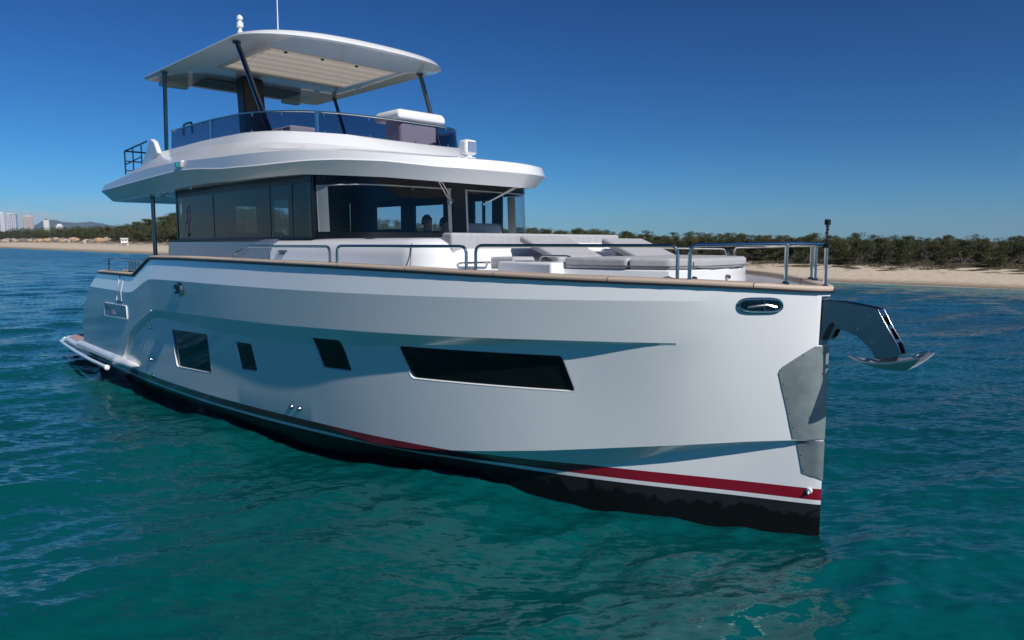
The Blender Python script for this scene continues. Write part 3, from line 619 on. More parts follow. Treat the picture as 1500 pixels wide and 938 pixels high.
# fly glass + rail
gt = lambda s: I(s, [6.9, 7.1, 7.4, 7.9, 8.4, 9.2, 10.8, 13.5], [5.09, 5.13, 5.17, 5.215, 5.245, 5.30, 5.355, 5.36])
gb = lambda s: I(s, [6.9, 7.25, 8.2, 9.1, 10.7, 13.5], [4.765, 4.835, 4.925, 4.968, 5.003, 4.99]) - .01
PG = plan(2.0, 7.0, 9.5, 13.1, 2.3, ra=.05)[5:]; PG2 = plan(1.975, 7.05, 9.5, 13.1, 2.3, ra=.05)[5:]
def openp(pl, zf): a = [(-s, -y, zf(s)) for s, y in pl]; return a + [(x, -y, z) for x, y, z in a[-2::-1]]
q = MB(); A0, A1 = openp(PG, gb), openp(PG2, gt); q.loft([A0, A1], False); fg = obj('fly_windscreen', q, M['flyglass'], yacht)
q = MB(); q.tube([(x, y, z + .012) for x, y, z in A1], .017, 10)
obj('fly_top_rail', q, M['steel'], fg)
q = MB(); q2 = MB(); acc = 0; nclamp = 0
for i in range(len(A0) - 1):
    d = math.dist(A0[i], A0[i + 1]); acc += d
    if acc > .72:
        acc = 0; nclamp += 1
        a = A0[i]; b = A1[i]
        for c_, d_ in (((a[0], a[1], a[2]), (a[0] + .0, a[1], a[2] + .05)), ((b[0], b[1], b[2] - .05), b)): q = MB(); q.tube([c_, d_], .014, 8); obj('glass_clamp', q, M['steel'], fg)
for tgt in (-10.3, -7.62):
    i = min(range(len(A0) // 2), key=lambda k: abs(A0[k][0] - tgt)); a, b = A0[i], A1[i]
    q = MB(); q.box(a[0] - .035, a[0] + .035, a[1] - .02, a[1] + .01, a[2], b[2] + .01)
    obj('windscreen_stanchion', q, M['steel'], fg)
# aft rail of the flybridge
q = MB(); yr = -2.15
def ar(pts, r=.018): q.tube(smooth_path(pts, .06), r, 8)
ar([(-14.95, yr, 4.52), (-14.95, yr, 5.17), (-13.5, yr, 5.24)]); ar([(-14.95, yr, 4.87), (-13.9, yr, 4.95)], .014)
for x_ in (-14.4, -13.85): ar([(x_, yr, 4.6), (x_, yr, 5.2)], .015)
ar([(-14.95, yr, 5.17), (-14.97, 2.1, 5.17)]); ar([(-14.95, yr, 4.95), (-14.97, 2.1, 4.95)], .014); ar([(-14.95, yr, 4.74), (-14.97, 2.1, 4.74)], .014)
for y_ in (-1.7, -.9, 0, .9, 1.7, 2.1): ar([(-14.96, y_, 4.5), (-14.96, y_, 5.17)], .015)
obj('aft_flybridge_rail', q, M['darksteel'], yacht)
rail('grab_loop', [(-12.5, -1.75, 5.3), (-12.5, -1.75, 5.52), (-12.05, -1.75, 5.52), (-12.05, -1.75, 5.3)], .022, m=M['darksteel'])
# navigation light
q = MB(); q.box(-10.90, -10.68, -2.53, -2.42, 4.47, 4.59); q.v = [(x + (.07 if z > 4.5 and x > -10.7 else 0), y, z) for x, y, z in q.v]; nl = obj('navigation_light', q, M['gel'], yacht, bevel=.02)
q = MB(); q.box(-10.89, -10.81, -2.55, -2.525, 4.485, 4.575); obj('green_lens', q, M['green'], nl)
# searchlight
q = MB(); q.lathe((-5.85, 0.16, 4.36), [(.15, 0), (.15, .06), (.12, .10), (.06, .11), (.05, .17), (0, .17)], 20); sl = obj('searchlight', q, M['gel'], yacht)
q = MB(); q.box(-5.96, -5.76, .04, .28, 4.50, 4.74); obj('lamp_body', q, M['gel'], sl, bevel=.045, seg=3)
q = MB(); q.box(-5.765, -5.75, .075, .245, 4.535, 4.705); obj('lamp_glass', q, M['lens'], sl, bevel=.02)
# flybridge furniture seen through the glass
q = MB(); q.box(-8.0, -7.5, .06, .86, 4.5, 5.30); con = obj('fly_console', q, M['uph'], yacht, bevel=.06, seg=3)
q = MB(); q.loft([[(x, y, z) for x, y in ((-8.15 + e_, -.06 + e_), (-7.4 - e_, -.06 + e_), (-7.4 - e_, .98 - e_), (-8.15 + e_, .98 - e_))] for e_, z in ((.0, 5.24), (0, 5.36), (.05, 5.42))], True, True, True); obj('console_cover', q, M['gel'], con, bevel=.06, seg=4)
q = MB(); q.box(-9.2, -8.4, -1.3, -.2, 4.5, 4.98); q.box(-9.4, -9.2, -1.3, -.2, 4.5, 5.15); obj('fly_sunpad', q, M['uph'], yacht, bevel=.05, seg=3)
q = MB(); q.box(-12.2, -9.8, .9, 1.8, 4.5, 4.95); q.box(-12.2, -9.8, 1.6, 1.85, 4.5, 5.2); obj('fly_settee', q, M['uph'], yacht, bevel=.05, seg=3)
q = MB(); q.box(-11.0, -8.3, -1.6, -1.1, 4.5, 5.06); obj('fly_galley', q, M['uph'], yacht, bevel=.03)

# ---- hardtop
def htz(s, y, base): return base - .028 * (y / 2) ** 2
def htl(Yh, sf, sc, sa, z0, z1, dn=2.6, ra=.15):
    a = plan(Yh, sf, sc, sa, dn, ra=ra); f_ = full(a, lambda s: I(s, [7.9, 9.2, 14], [z0, z1, z1])); return f_
HL = [htl(1.95, 8.05, 9.6, 13.7, 6.44, 6.575), htl(2.04, 7.92, 9.6, 13.82, 6.43, 6.57), htl(2.07, 7.88, 9.6, 13.85, 6.46, 6.59), htl(2.03, 7.98, 9.6, 13.82, 6.56, 6.63), htl(1.9, 8.15, 9.7, 13.7, 6.615, 6.675), htl(1.62, 8.6, 9.9, 13.4, 6.655, 6.705), htl(.5, 9.9, 10.4, 12.4, 6.68, 6.72)]
SK = [(-11.65, -1.46), (-9.42, -1.5), (-9.42, 1.34), (-11.65, 1.3)]
q = MB(); q.loft(HL[1:6], True)
# underside: ring between the rim and the skylight opening
def ring_fill(und, hole):
    bm = bmesh.new(); vo = [bm.verts.new(p_) for p_ in und]; vi = [bm.verts.new(p_) for p_ in hole]
    eo = [bm.edges.new((vo[i], vo[(i + 1) % len(vo)])) for i in range(len(vo))]; ei = [bm.edges.new((vi[i], vi[(i + 1) % 4])) for i in range(4)]
    bmesh.ops.triangle_fill(bm, use_beauty=True, use_dissolve=False, edges=eo + ei)
    bm.verts.index_update(); q.add([tuple(v.co) for v in bm.verts], [tuple(v.index for v in f.verts) for f in bm.faces]); bm.free()
hole = [(-11.65, -1.42, 6.57), (-9.42, -1.42, 6.565), (-9.42, 1.42, 6.565), (-11.65, 1.42, 6.57)]; hole2 = [(x, y, 6.712) for x, y, z in hole]
ring_fill(HL[1], hole); ring_fill(HL[5], hole2); q.loft([hole, hole2], True)
ht = obj('hardtop', q, M['gel'], yacht, sharp=35)
q = MB()
NS = 6
rows = []
for k in range(NS * 8 + 1):
    f = k / (NS * 8); x = -11.60 + f * 2.16; sag = .022 * abs(math.sin(f * NS * math.pi)) - .0
    rows.append([(x, y, 6.585 + sag + .012 * math.cos(y * 1.1)) for y in np.linspace(-1.3, 1.415, 15)])
q.loft(rows, False); obj('sunroof_fabric', q, M['beige'], ht, sharp=70)
q = MB(); q.box(-11.62, -9.44, -1.418, -1.30, 6.562, 6.60); q.box(-11.645, -11.5, -1.3, 1.41, 6.566, 6.60); q.box(-9.50, -9.425, -1.41, 1.41, 6.56, 6.60); obj('sunroof_frame', q, M['cream'], ht, bevel=.008)
q = MB()
for y_ in (-.95, -.2, .55): q = MB(); q.lathe((-9.62, y_, 6.575), [(0, -.02), (.035, -.015), (.035, .01), (0, .01)], 10); obj('sunroof_latch', q, M['darksteel'], ht)
for x_, y_ in ((-12.9, -1.85), (-11.0, -1.8), (-9.1, -1.55), (-8.6, .6), (-9.2, 1.75), (-11.4, 1.75), (-13.2, 1.4), (-12.3, 1.2)):
    q = MB(); z_ = I(-x_, [7.9, 9.2, 14], [6.43, 6.57, 6.57]); q.lathe((x_, y_, z_), [(.0, -.008), (.07, -.008), (.085, .006), (0, .006)], 18); obj('hardtop_light', q, M['lens'] if abs(y_) > 1.7 and x_ > -10 else M['gel'], ht)
# panel with the shade of the underside in its grey colour; pale hatches aft
q = MB(); q.box(-13.5, -12.65, -1.15, 1.0, 6.535, 6.566); obj('roof_shadow_panel', q, M['interior_grey'], ht, bevel=.02)
for x0, x1, y0, y1 in ((-13.75, -13.55, -1.76, -1.2), (-13.7, -13.5, 1.03, 1.45)):
    q = MB(); q.box(x0, x1, y0, y1, 6.47, 6.566); obj('roof_hatch', q, M['cream'], ht, bevel=.015)
# mast arch leg (dark)
q = MB(); lp = []
for x_, z_, w_ in ((-12.12, 6.56, .34), (-12.06, 6.0, .34), (-11.98, 5.3, .36), (-11.9, 4.5, .4)):
    lp.append([(x_ - w_ / 2, -.72, z_), (x_ + w_ / 2, -.72, z_), (x_ + w_ / 2, -.26, z_), (x_ - w_ / 2, -.26, z_)])
q.loft(lp, True, True, True); obj('mast_leg', q, M['black'], yacht, bevel=.03)
# hardtop posts
def post(a, b, r=.045): q = MB(); q.tube([a, b], r, 12); q.lathe((b[0], b[1], b[2] - .03), [(r * 1.6, 0), (r * 1.6, .03), (0, .03)], 12); q.lathe(a, [(r * 1.8, 0), (r * 1.4, .03), (0, .03)], 12); obj('hardtop_post', q, M['darksteel'], yacht)
post((-12.75, -2.02, 4.9), (-12.7, -2.0, 6.56), .04); post((-8.62, -1.78, 4.9), (-9.5, -1.92, 6.56), .045)
post((-8.45, 1.72, 4.9), (-9.15, 1.75, 6.55), .045); post((-11.9, 1.9, 4.9), (-12.7, 1.9, 6.56), .04)
q = MB(); q.tube([(-14.0, -1.92, 2.3), (-14.0, -1.92, 4.14)], .045, 12); obj('cockpit_post', q, M['darksteel'], yacht)
# antennas on the hardtop
q = MB(); q.tube([(-10.0, -1.62, 6.6), (-10.0, -1.62, 7.02)], .018, 8); q.lathe((-10.0, -1.62, 6.84), [(.05, 0), (.05, .05), (.03, .06), (.03, .11), (.06, .12), (.06, .2), (.03, .21), (.03, .24), (.055, .25), (.055, .30), (.02, .33), (0, .34)], 14); obj('mast_light', q, M['gel'], ht)
q = MB(); q.tube([(-9.3, -1.25, 6.66), (-9.3, -1.25, 7.7)], [.012, .007], 8); obj('whip_antenna', q, M['gel'], ht)
# wipers
def wiper(t0, t1, z1):
    a = wsp(t0, GZ1 + .03, .06); a = (a[0] + .35, a[1], 4.03); b = wsp(t1, z1, .02); q = MB()
    q.tube([a, b], .009, 6); q.tube([(a[0], a[1] + .06, a[2]), (b[0], b[1] + .06, b[2] + .02)], .009, 6); q.lathe((a[0], a[1] + .03, a[2] - .03), [(.05, 0), (.05, .06), (0, .06)], 10); q.lathe((b[0], b[1], b[2] - .02), [(.03, 0), (.03, .04), (0, .04)], 8)
    obj('wiper', q, M['steel'], yacht)
wiper(-.36, -.10, 3.74); wiper(.45, .25, 3.74)

# ---- foredeck lounge bases (fixed) and cushions (loose things)
q = MB(); q.box(-3.45, -2.55, -1.48, -.95, 2.5, 2.885)
lb = obj('lounge_base', q, M['gel'], yacht, bevel=.03, seg=3)
q = MB(); q.prism([(-2.56, -1.27), (-1.75, -1.10), (-1.36, -.92), (-1.22, -.70), (-1.17, 0), (-1.27, .5), (-1.42, .9), (-1.75, 1.1), (-2.56, 1.27)], 2, 2.5, 2.815); obj('lounge_base_front', q, M['gel'], lb, bevel=.012)
q = MB(); q.box(-4.05, -3.5, -1.2, 1.2, 2.5, 2.78); q.box(-3.5, -2.42, -.95, 1.3, 2.5, 2.80); obj('seat_base', q, M['gel'], lb, bevel=.03)
q = MB(); q.box(-3.35, -3.05, .35, 1.05, 2.8, 3.03); q.box(-3.9, -3.3, .1, .5, 2.8, 3.05); obj('drinks_locker', q, M['gel'], lb, bevel=.04, seg=3)
q = MB()
for k in range(4): q.lathe((-3.25 + .22 * k, -1.483, 2.72), [(0, -.006), (.012, -.004), (.012, .004), (0, .006)], 8, axis=1); obj('courtesy_light', q, M['darksteel'], lb); q = MB()
for x_, y_ in ((-1.21, -.66), (-1.165, -.02)):
    q = MB(); q.lathe((x_, y_, 2.72), [(0, .035), (.022, .035), (.03, .0)], 12, axis=0); obj('base_socket', q, M['steel'], lb)
rail('locker_handrail', [(-3.0, -1.2, 2.87), (-2.98, -1.2, 2.955), (-2.5, -1.2, 2.955), (-2.48, -1.2, 2.87)], .012)
q = MB(); q.box(-3.33, -3.15, -1.3, -1.15, 2.885, 2.895); obj('cup_holder', q, M['steel'], lb)
def cushion(name, v, f, label, group, cat='cushion', bev=.035):
    q = MB(); q.add(v, f); 
    c = [sum(p[i] for p in q.v) / len(q.v) for i in range(3)]; c[2] = min(p[2] for p in q.v)
    root = boat_thing(name, *c); q.v = [(p[0] - c[0], p[1] - c[1], p[2] - c[2]) for p in q.v]
    me = mesh_from(name, q, M['cloth'], 40); o = bpy.data.objects.new(name, me); COL.objects.link(o); o.location = root.location; o.rotation_euler = root.rotation_euler; bpy.data.objects.remove(root)
    zs = [p[2] for p in q.v]; xs2 = [p[0] for p in q.v]; ys2 = [p[1] for p in q.v]
    if max(zs) - min(zs) < .16:           # piping round the top edge of flat cushions
        n_ = len(q.v) // 2; top = [p for p in q.v if p[2] > max(zs) - .02]
        cx_ = sum(p[0] for p in top) / len(top); cy_ = sum(p[1] for p in top) / len(top); top.sort(key=lambda p: math.atan2(p[1] - cy_, p[0] - cx_))
        pm = MB(); pm.tube([(cx_ + (p[0] - cx_) * 1.0, cy_ + (p[1] - cy_) * 1.0, min(zs) + .035) for p in top], .006, 6, closed=True); obj('piping', pm, M['clothdark'], o)
    b = o.modifiers.new('bevel', 'BEVEL'); b.width = bev; b.segments = 4; b.limit_method = 'ANGLE'; b.angle_limit = R(35)
    tag(o, label, cat, group); return o
def bx(x0, x1, y0, y1, z0, z1): m_ = MB(); m_.box(x0, x1, y0, y1, z0, z1); return m_.v, m_.f
G_ = 'grey foredeck cushions'
def pz(pts, z0, z1): m_ = MB(); m_.prism(pts, 2, z0, z1); return m_.v, m_.f
cushion('seat_cushion', *pz([(-2.54, -1.28), (-1.77, -1.12), (-1.77, 1.1), (-2.54, 1.25)], 2.82, 2.945), 'long grey sunpad cushion beside the low steel handrail, aft of the front sunpad cushion', G_)
cushion('seat_cushion', *pz([(-1.755, -1.115), (-1.35, -.93), (-1.235, -.68), (-1.235, .55), (-1.44, .92), (-1.755, 1.1)], 2.82, 2.943), 'long grey sunpad cushion nearest the bow pulpit, behind the gap in the rail', G_)
cushion('seat_cushion', *pz([(-1.225, -.66), (-1.15, -.3), (-1.15, .1), (-1.225, .5)], 2.82, 2.94), 'narrow grey end cushion at the very front of the sunpad', G_)
cushion('seat_cushion', *bx(-4.0, -3.5, -1.15, 1.15, 2.785, 2.93), 'grey bench seat cushion in front of the sofa backrest', G_)
def wedge(x0, z0, x1, z1, y0, y1, th=.09):
    d = Vector((x1 - x0, z1 - z0)).normalized(); n_ = Vector((-d.y, d.x)) * th
    pr = [(x0, z0), (x1, z1), (x1 - n_.x, z1 - n_.y), (x0 - n_.x, z0 - n_.y)]; m_ = MB(); m_.prism(pr, 1, y0, y1); return m_.v, m_.f
cushion('backrest_cushion', *bx(-4.16, -3.95, -1.78, .2, 2.95, 3.235), 'wide grey sofa backrest cushion against the windshield, starboard half', G_)
cushion('backrest_cushion', *bx(-4.20, -4.0, .21, 1.7, 2.95, 3.235), 'grey sofa backrest cushion partly behind the first raised headrest', G_)
cushion('raised_headrest', *wedge(-3.75, 3.21, -3.05, 2.93, -.78, .12), 'tilted grey sunpad headrest nearer the windshield', G_)
cushion('raised_headrest', *wedge(-3.08, 3.18, -2.45, 2.93, .10, 1.0), 'tilted grey sunpad headrest nearer the bow', G_)

# ---- anchor arm (bow roller) and anchor
arm = [(-.15, 2.51), (0, 2.515), (.17, 2.51), (.36, 2.485), (.50, 2.46), (.60, 2.28), (.70, 2.12), (.735, 2.03), (.52, 1.96), (.49, 1.98), (.45, 2.06), (.37, 2.13), (.31, 2.18), (.22, 2.215), (.12, 2.235), (.10, 2.22), (.07, 2.15), (.02, 2.10), (-.15, 2.095)]
q = MB(); q.prism(arm, 1, -.085, -.07); q.prism(arm, 1, .07, .085)
ra_ = obj('anchor_roller_arm', q, M['armsteel'], yacht, bevel=.003, sharp=30)
for (a_, b_) in (((.50, 2.455), (.54, 2.385)), ((.585, 2.30), (.60, 2.27)), ((.66, 2.17), (.675, 2.14))):
    q = MB(); q.add([(a_[0], -.07, a_[1]), (a_[0], .07, a_[1]), (b_[0], .07, b_[1]), (b_[0], -.07, b_[1]), (a_[0] - .01, -.07, a_[1] - .01), (a_[0] - .01, .07, a_[1] - .01), (b_[0] - .01, .07, b_[1] - .01), (b_[0] - .01, -.07, b_[1] - .01)], [(0, 1, 2, 3), (7, 6, 5, 4), (0, 4, 5, 1), (2, 6, 7, 3)]); obj('arm_web', q, M['steel'], ra_)
q = MB(); q.add([(-.12, -.07, 2.50), (.48, -.07, 2.45), (.48, .07, 2.45), (-.12, .07, 2.50), (-.12, -.07, 2.485), (.48, -.07, 2.435), (.48, .07, 2.435), (-.12, .07, 2.485)], [(0, 1, 2, 3), (7, 6, 5, 4)])
obj('arm_top_plate', q, M['steel'], ra_)
q = MB(); q.prism([(.095, 2.275), (.08, 2.295), (.05, 2.29), (.035, 2.27), (-.03, 2.135), (-.025, 2.115), (.0, 2.105), (.03, 2.12)], 1, -.0885, -.0855); obj('arm_slot', q, M['black'], ra_)
q = MB()
for x_, z_ in ((-.06, 2.46), (-.06, 2.36), (.44, 2.38), (.33, 2.25), (.47, 2.13)): q = MB(); q.lathe((x_, -.087, z_), [(0, -.012), (.011, -.006), (.013, .004)], 10, axis=1); obj('arm_bolt', q, M['steel'], ra_)
q = MB(); q.box(-.16, -.115, -.105, .105, 2.06, 2.55); obj('stem_slot_lining', q, M['interior_grey'], yacht)
anc = boat_thing('anchor', .55, 0, 1.84)
tag(anc, 'polished steel plough anchor hanging from the curved bow roller arm', 'anchor')
def AN(p): return (p[0] - .55, p[1], p[2] - 1.84)
q = MB(); gr = []
for u_ in np.linspace(0, 1, 12):
    row = []
    for v_ in np.linspace(-1, 1, 13):
        w_ = .012 + .205 * u_ ** .75; x_ = .215 + .52 * u_ + .20 * u_ ** 2 * abs(v_) ** 1.3; z_ = 1.945 - .10 * math.sin(u_ * 1.9) * (1 - .2 * u_) + .16 * u_ ** 1.6 * v_ ** 2
        row.append(AN((x_, w_ * v_, z_)))
    gr.append(row)
q.loft(gr, False); q.loft([[(x, y, z + .018) for x, y, z in r_] for r_ in gr], False)
rim = gr[0] + [r_[-1] for r_ in gr[1:]] + gr[-1][-2::-1] + [r_[0] for r_ in gr[-2:0:-1]]; q.loft([rim, [(x, y, z + .018) for x, y, z in rim]], True)
obj('fluke', q, M['satin'], anc, sharp=40)
q = MB(); q.loft([[AN((x, y + dy, z)) for y, dy in ((-.018, 0), (.018, 0))] + [AN((x2, .018, z2)), AN((x2, -.018, z2))] for x, y, z, x2, z2 in ((.50, 0, 1.93, .66, 1.90), (.56, 0, 2.02, .70, 2.04), (.50, 0, 2.18, .62, 2.22), (.42, 0, 2.34, .52, 2.38), (.1, 0, 2.42, .12, 2.46))], True, True, True); obj('shank', q, M['darksteel'], anc, bevel=.004)
q = MB(); pts = [AN((.86 + .07 * math.cos(t_), .20 * math.sin(t_), 2.03 + .05 * math.cos(t_))) for t_ in np.linspace(-1.5, 1.5, 12)]; q.tube(pts, .012, 8); obj('roll_bar', q, M['steel'], anc)

# ---- action camera clamped to the pulpit
ac = boat_thing('action_camera', -.06, 0.0, 3.09)
tag(ac, 'small black action camera on a jointed clamp arm atop the bow pulpit', 'camera')
q = MB(); pts = [(0, 0, 0), (0, .01, .04), (.01, -.012, .08), (-.008, .01, .12), (.004, -.006, .155), (0, .0, .185)]
for a_ in pts: q.lathe(a_, [(0, -.018), (.013, -.013), (.018, 0), (.013, .013), (0, .018)], 10)
q.tube(pts, .009, 8); q.box(-.03, .03, -.03, .03, -.035, .01); obj('clamp_arm', q, M['black'], ac)
q = MB(); q.box(-.02, .02, -.037, .037, .20, .258); cb_ = obj('camera_body', q, M['black'], ac, bevel=.006)
q = MB(); q.lathe((.02, -.014, .236), [(.016, 0), (.016, .008), (0, .009)], 12, axis=0); obj('camera_lens', q, M['darksteel'], cb_)

# ---- text on the plaque
def text_mesh(name, s_, size, m, parent, s0, z0):
    cu = bpy.data.curves.new(name, 'FONT'); cu.body = s_; cu.size = size; cu.extrude = .006; cu.resolution_u = 3
    to = bpy.data.objects.new('tmp', cu); COL.objects.link(to); bpy.context.view_layer.update()
    me = bpy.data.meshes.new_from_object(to.evaluated_get(bpy.context.evaluated_depsgraph_get())); bpy.data.objects.remove(to)
    for v in me.vertices:
        x, y, z = v.co; p_ = hp(s0 - x, z0 + y, .012 + z); v.co = p_
    me.materials.clear(); me.materials.append(m); o = bpy.data.objects.new(name, me); COL.objects.link(o); o.parent = parent; return o
text_mesh('model_lettering', 'Sirena', .15, M['steel'], pq, 14.6, 1.65)
text_mesh('model_lettering', '68', .24, M['gel'], pq, 14.1, 1.58)

# ---- two people inside, behind the windshield
def person(name, x, y, z, rz, shirt, label, lean=0., scale=1.):
    root = boat_thing(name, x, y, z, rz); tag(root, label, 'person')
    # seated figure facing +x, seat point at the origin
    P = dict(pel=(0, 0, .08), bel=(.0, 0, .24), che=(.02 + lean, 0, .44), nek=(.04 + lean, 0, .60), hed=(.06 + lean, 0, .70), crn=(.055 + lean, 0, .84))
    for sd_, k in ((1, 'l'), (-1, 'r')):
        P['sh' + k] = (.02 + lean, .19 * sd_, .53); P['el' + k] = (.12 + lean, .25 * sd_, .27); P['wr' + k] = (.36 + lean, .17 * sd_, .30); P['ha' + k] = (.43 + lean, .155 * sd_, .31)
        P['hi' + k] = (.04, .1 * sd_, .06); P['kn' + k] = (.46, .13 * sd_, .08); P['an' + k] = (.48, .13 * sd_, -.34); P['to' + k] = (.62, .13 * sd_, -.40)
    Rr = dict(pel=(.15, .12), bel=(.145, .10), che=(.16, .11), nek=(.058, .06), hed=(.072, .085), crn=(.062, .075))
    for k in 'lr': Rr.update({'sh' + k: (.065, .065), 'el' + k: (.043, .043), 'wr' + k: (.028, .03), 'ha' + k: (.035, .018), 'hi' + k: (.095, .09), 'kn' + k: (.062, .062), 'an' + k: (.038, .038), 'to' + k: (.03, .03)})
    E = [('pel', 'bel'), ('bel', 'che'), ('che', 'nek'), ('nek', 'hed'), ('hed', 'crn')]
    for k in 'lr': E += [('che', 'sh' + k), ('sh' + k, 'el' + k), ('el' + k, 'wr' + k), ('wr' + k, 'ha' + k), ('pel', 'hi' + k), ('hi' + k, 'kn' + k), ('kn' + k, 'an' + k), ('an' + k, 'to' + k)]
    ks = list(P); me = bpy.data.meshes.new('body'); me.from_pydata([P[k] for k in ks], [(ks.index(a), ks.index(b)) for a, b in E], [])
    o = bpy.data.objects.new('body', me); COL.objects.link(o); o.parent = root; o.modifiers.new('skin', 'SKIN'); bm = bmesh.new(); bm.from_mesh(me); lay = bm.verts.layers.skin.verify()
    bm.verts.ensure_lookup_table()
    for i, k in enumerate(ks): bm.verts[i][lay].radius = Rr[k]; bm.verts[i][lay].use_root = (k == 'pel')
    bm.to_mesh(me); bm.free(); sb = o.modifiers.new('sub', 'SUBSURF'); sb.levels = 2; sb.render_levels = 2
    dg = bpy.context.evaluated_depsgraph_get(); dg.update(); nm = bpy.data.meshes.new_from_object(o.evaluated_get(dg)); o.modifiers.clear(); o.data = nm; nm.materials.clear(); nm.materials.append(M['skin']); nm.materials.append(shirt)
    for f_ in nm.polygons: f_.material_index = 0 if (f_.center.z > .585 or f_.center.x > .30 + lean and f_.center.z > .2) else 1; f_.use_smooth = True
    # five fingers on each hand
    q = MB()
    for sd_ in (1, -1):
        b0 = Vector((.45 + lean, .155 * sd_, .312))
        for j, (dy, ln) in enumerate(((.026, .062), (.009, .072), (-.009, .066), (-.025, .05))):
            a_ = b0 + Vector((0, dy, 0)); q.tube([tuple(a_), tuple(a_ + Vector((ln * .55, 0, -.008))), tuple(a_ + Vector((ln * .8, 0, -.035)))], [.009, .008, .006], 6)
        a_ = b0 + Vector((-.03, -.03 * sd_, 0)); q.tube([tuple(a_), tuple(a_ + Vector((.025, -.02 * sd_, -.01))), tuple(a_ + Vector((.05, -.02 * sd_, -.025)))], [.011, .009, .007], 6)
        q.tube([tuple(b0 + Vector((-.05, 0, 0))), tuple(b0 + Vector((.01, 0, 0)))], .03, 8, ry=.014)
    obj('hands', q, M['skin'], root)
    q = MB(); hx = .06 + lean
    loops = []
    for k in range(9):
        t_ = k / 8; z_ = .70 + .175 * t_; r_ = .105 * math.sqrt(max(0.02, 1 - (max(0, t_ - .3) / .72) ** 2)); loops.append([(hx - .022 + r_ * math.cos(a_) * (.82 if math.cos(a_) > 0 else 1), r_ * .86 * math.sin(a_), z_ + (.05 if math.cos(a_) > .4 and t_ < .4 else 0)) for a_ in np.linspace(0, 2 * math.pi, 16, endpoint=False)])
    q.loft(loops, True, False, True); obj('hair', q, M['hair'], root, sharp=60)
    q = MB(); q.lathe((hx + .072, 0, .745), [(0, -.012), (.014, -.008), (.012, .02), (.004, .035)], 8)
    for sd_ in (1, -1): q.lathe((hx, .078 * sd_, .76), [(0, -.03), (.016, -.02), (.018, .015), (0, .03)], 8); q.lathe((hx + .068, .03 * sd_, .782), [(0, -.01), (.010, 0), (0, .01)], 8)
    q.tube([(hx + .068, -.022, .715), (hx + .074, 0, .712), (hx + .068, .022, .715)], .006, 6)
    obj('face_features', q, M['skin'], root)
    if scale != 1: root.scale = (scale,) * 3
    return root
person('person', -7.15, .30, 2.73, 0, M['shirt'], 'person in a dark top sitting behind the windshield, head seen against the bright far window')
person('person', -7.1, .66, 2.70, R(-12), M['shirtlight'], 'person in a grey top sitting beside the windshield centre pillar')
q = MB(); q.box(-7.35, -6.98, -.1, 1.1, 2.6, 2.74); obj('helm_bench', q, M['interior'], yacht, bevel=.04)

# ================================================================== SETTING
# shoreline frame: P(t,q): t metres along the shore (0 near, to the left/far), q metres inland
B0 = np.array([34.7, 49.2]); DV = np.array([-.649, .761]); DV = DV / np.linalg.norm(DV); NV = np.array([DV[1], -DV[0]])
def shore(t, q): p = B0 + DV * t + NV * q; return float(p[0]), float(p[1])
def vnoise(x, y, sc, seed=0):
    x = np.asarray(x) / sc; y = np.asarray(y) / sc; r = 0
    for k, (fx, fy, ph) in enumerate(((1.0, .37, .3), (.53, -1.1, 1.7), (-1.7, 1.3, 4.1), (2.3, 2.9, 2.2), (-3.1, 2.2, .9))):
        r = r + np.sin(fx * x * 2 + fy * y * 2 + ph + seed * 1.7 + 1.3 * np.sin(.7 * fy * x - fx * y + seed)) / (k + 1.5)
    return r / 2
def dune_h(t): return np.interp(t, [-200, 0, 30, 60, 130, 230, 420, 620, 1200], [1.15, 1.2, 1.35, 1.7, 2.7, 4.0, 5.2, 6.4, 8])
def gz(t, q):
    t = np.asarray(t, float); q = np.asarray(q, float); h = dune_h(t)
    wdt = np.interp(t, [0, 200, 600], [1, 1.3, 2.2])
    z = np.interp(q / wdt, [-400, -60, -10, 0, 3, 12, 15, 18, 40, 400], [-14, -6, -.7, 0, .25, .62, .8, 1.0, 1.05, 1.2])
    z = np.where(z > 0, z * h, z)
    bumpy = np.clip((q / wdt - 11) / 5, 0, 1) * np.clip((60 - q / wdt) / 20, 0, 1)
    z = z + bumpy * (.14 * h) * vnoise(t, q, 3.2, 1) * .8 + np.clip(q / 3, 0, 1) * .05 * vnoise(t, q, 6, 4)
    return z
tt = np.concatenate([np.arange(-260, -40, 6), np.arange(-40, 130, 1.0), np.arange(130, 300, 2.5), np.arange(300, 900, 7), np.geomspace(900, 16000, 25)])
qq = np.concatenate([[-9000, -3000, -900, -400, -200, -100, -50, -25, -12, -6, -3, -1.5], np.arange(-.5, 34, .8), [36, 40, 46, 55, 70, 100, 150, 250, 400, 800, 2000, 6000, 18000]])
Tg, Qg = np.meshgrid(tt, qq, indexing='ij'); Zg = gz(Tg, Qg)
Xg = B0[0] + DV[0] * Tg + NV[0] * Qg; Yg = B0[1] + DV[1] * Tg + NV[1] * Qg
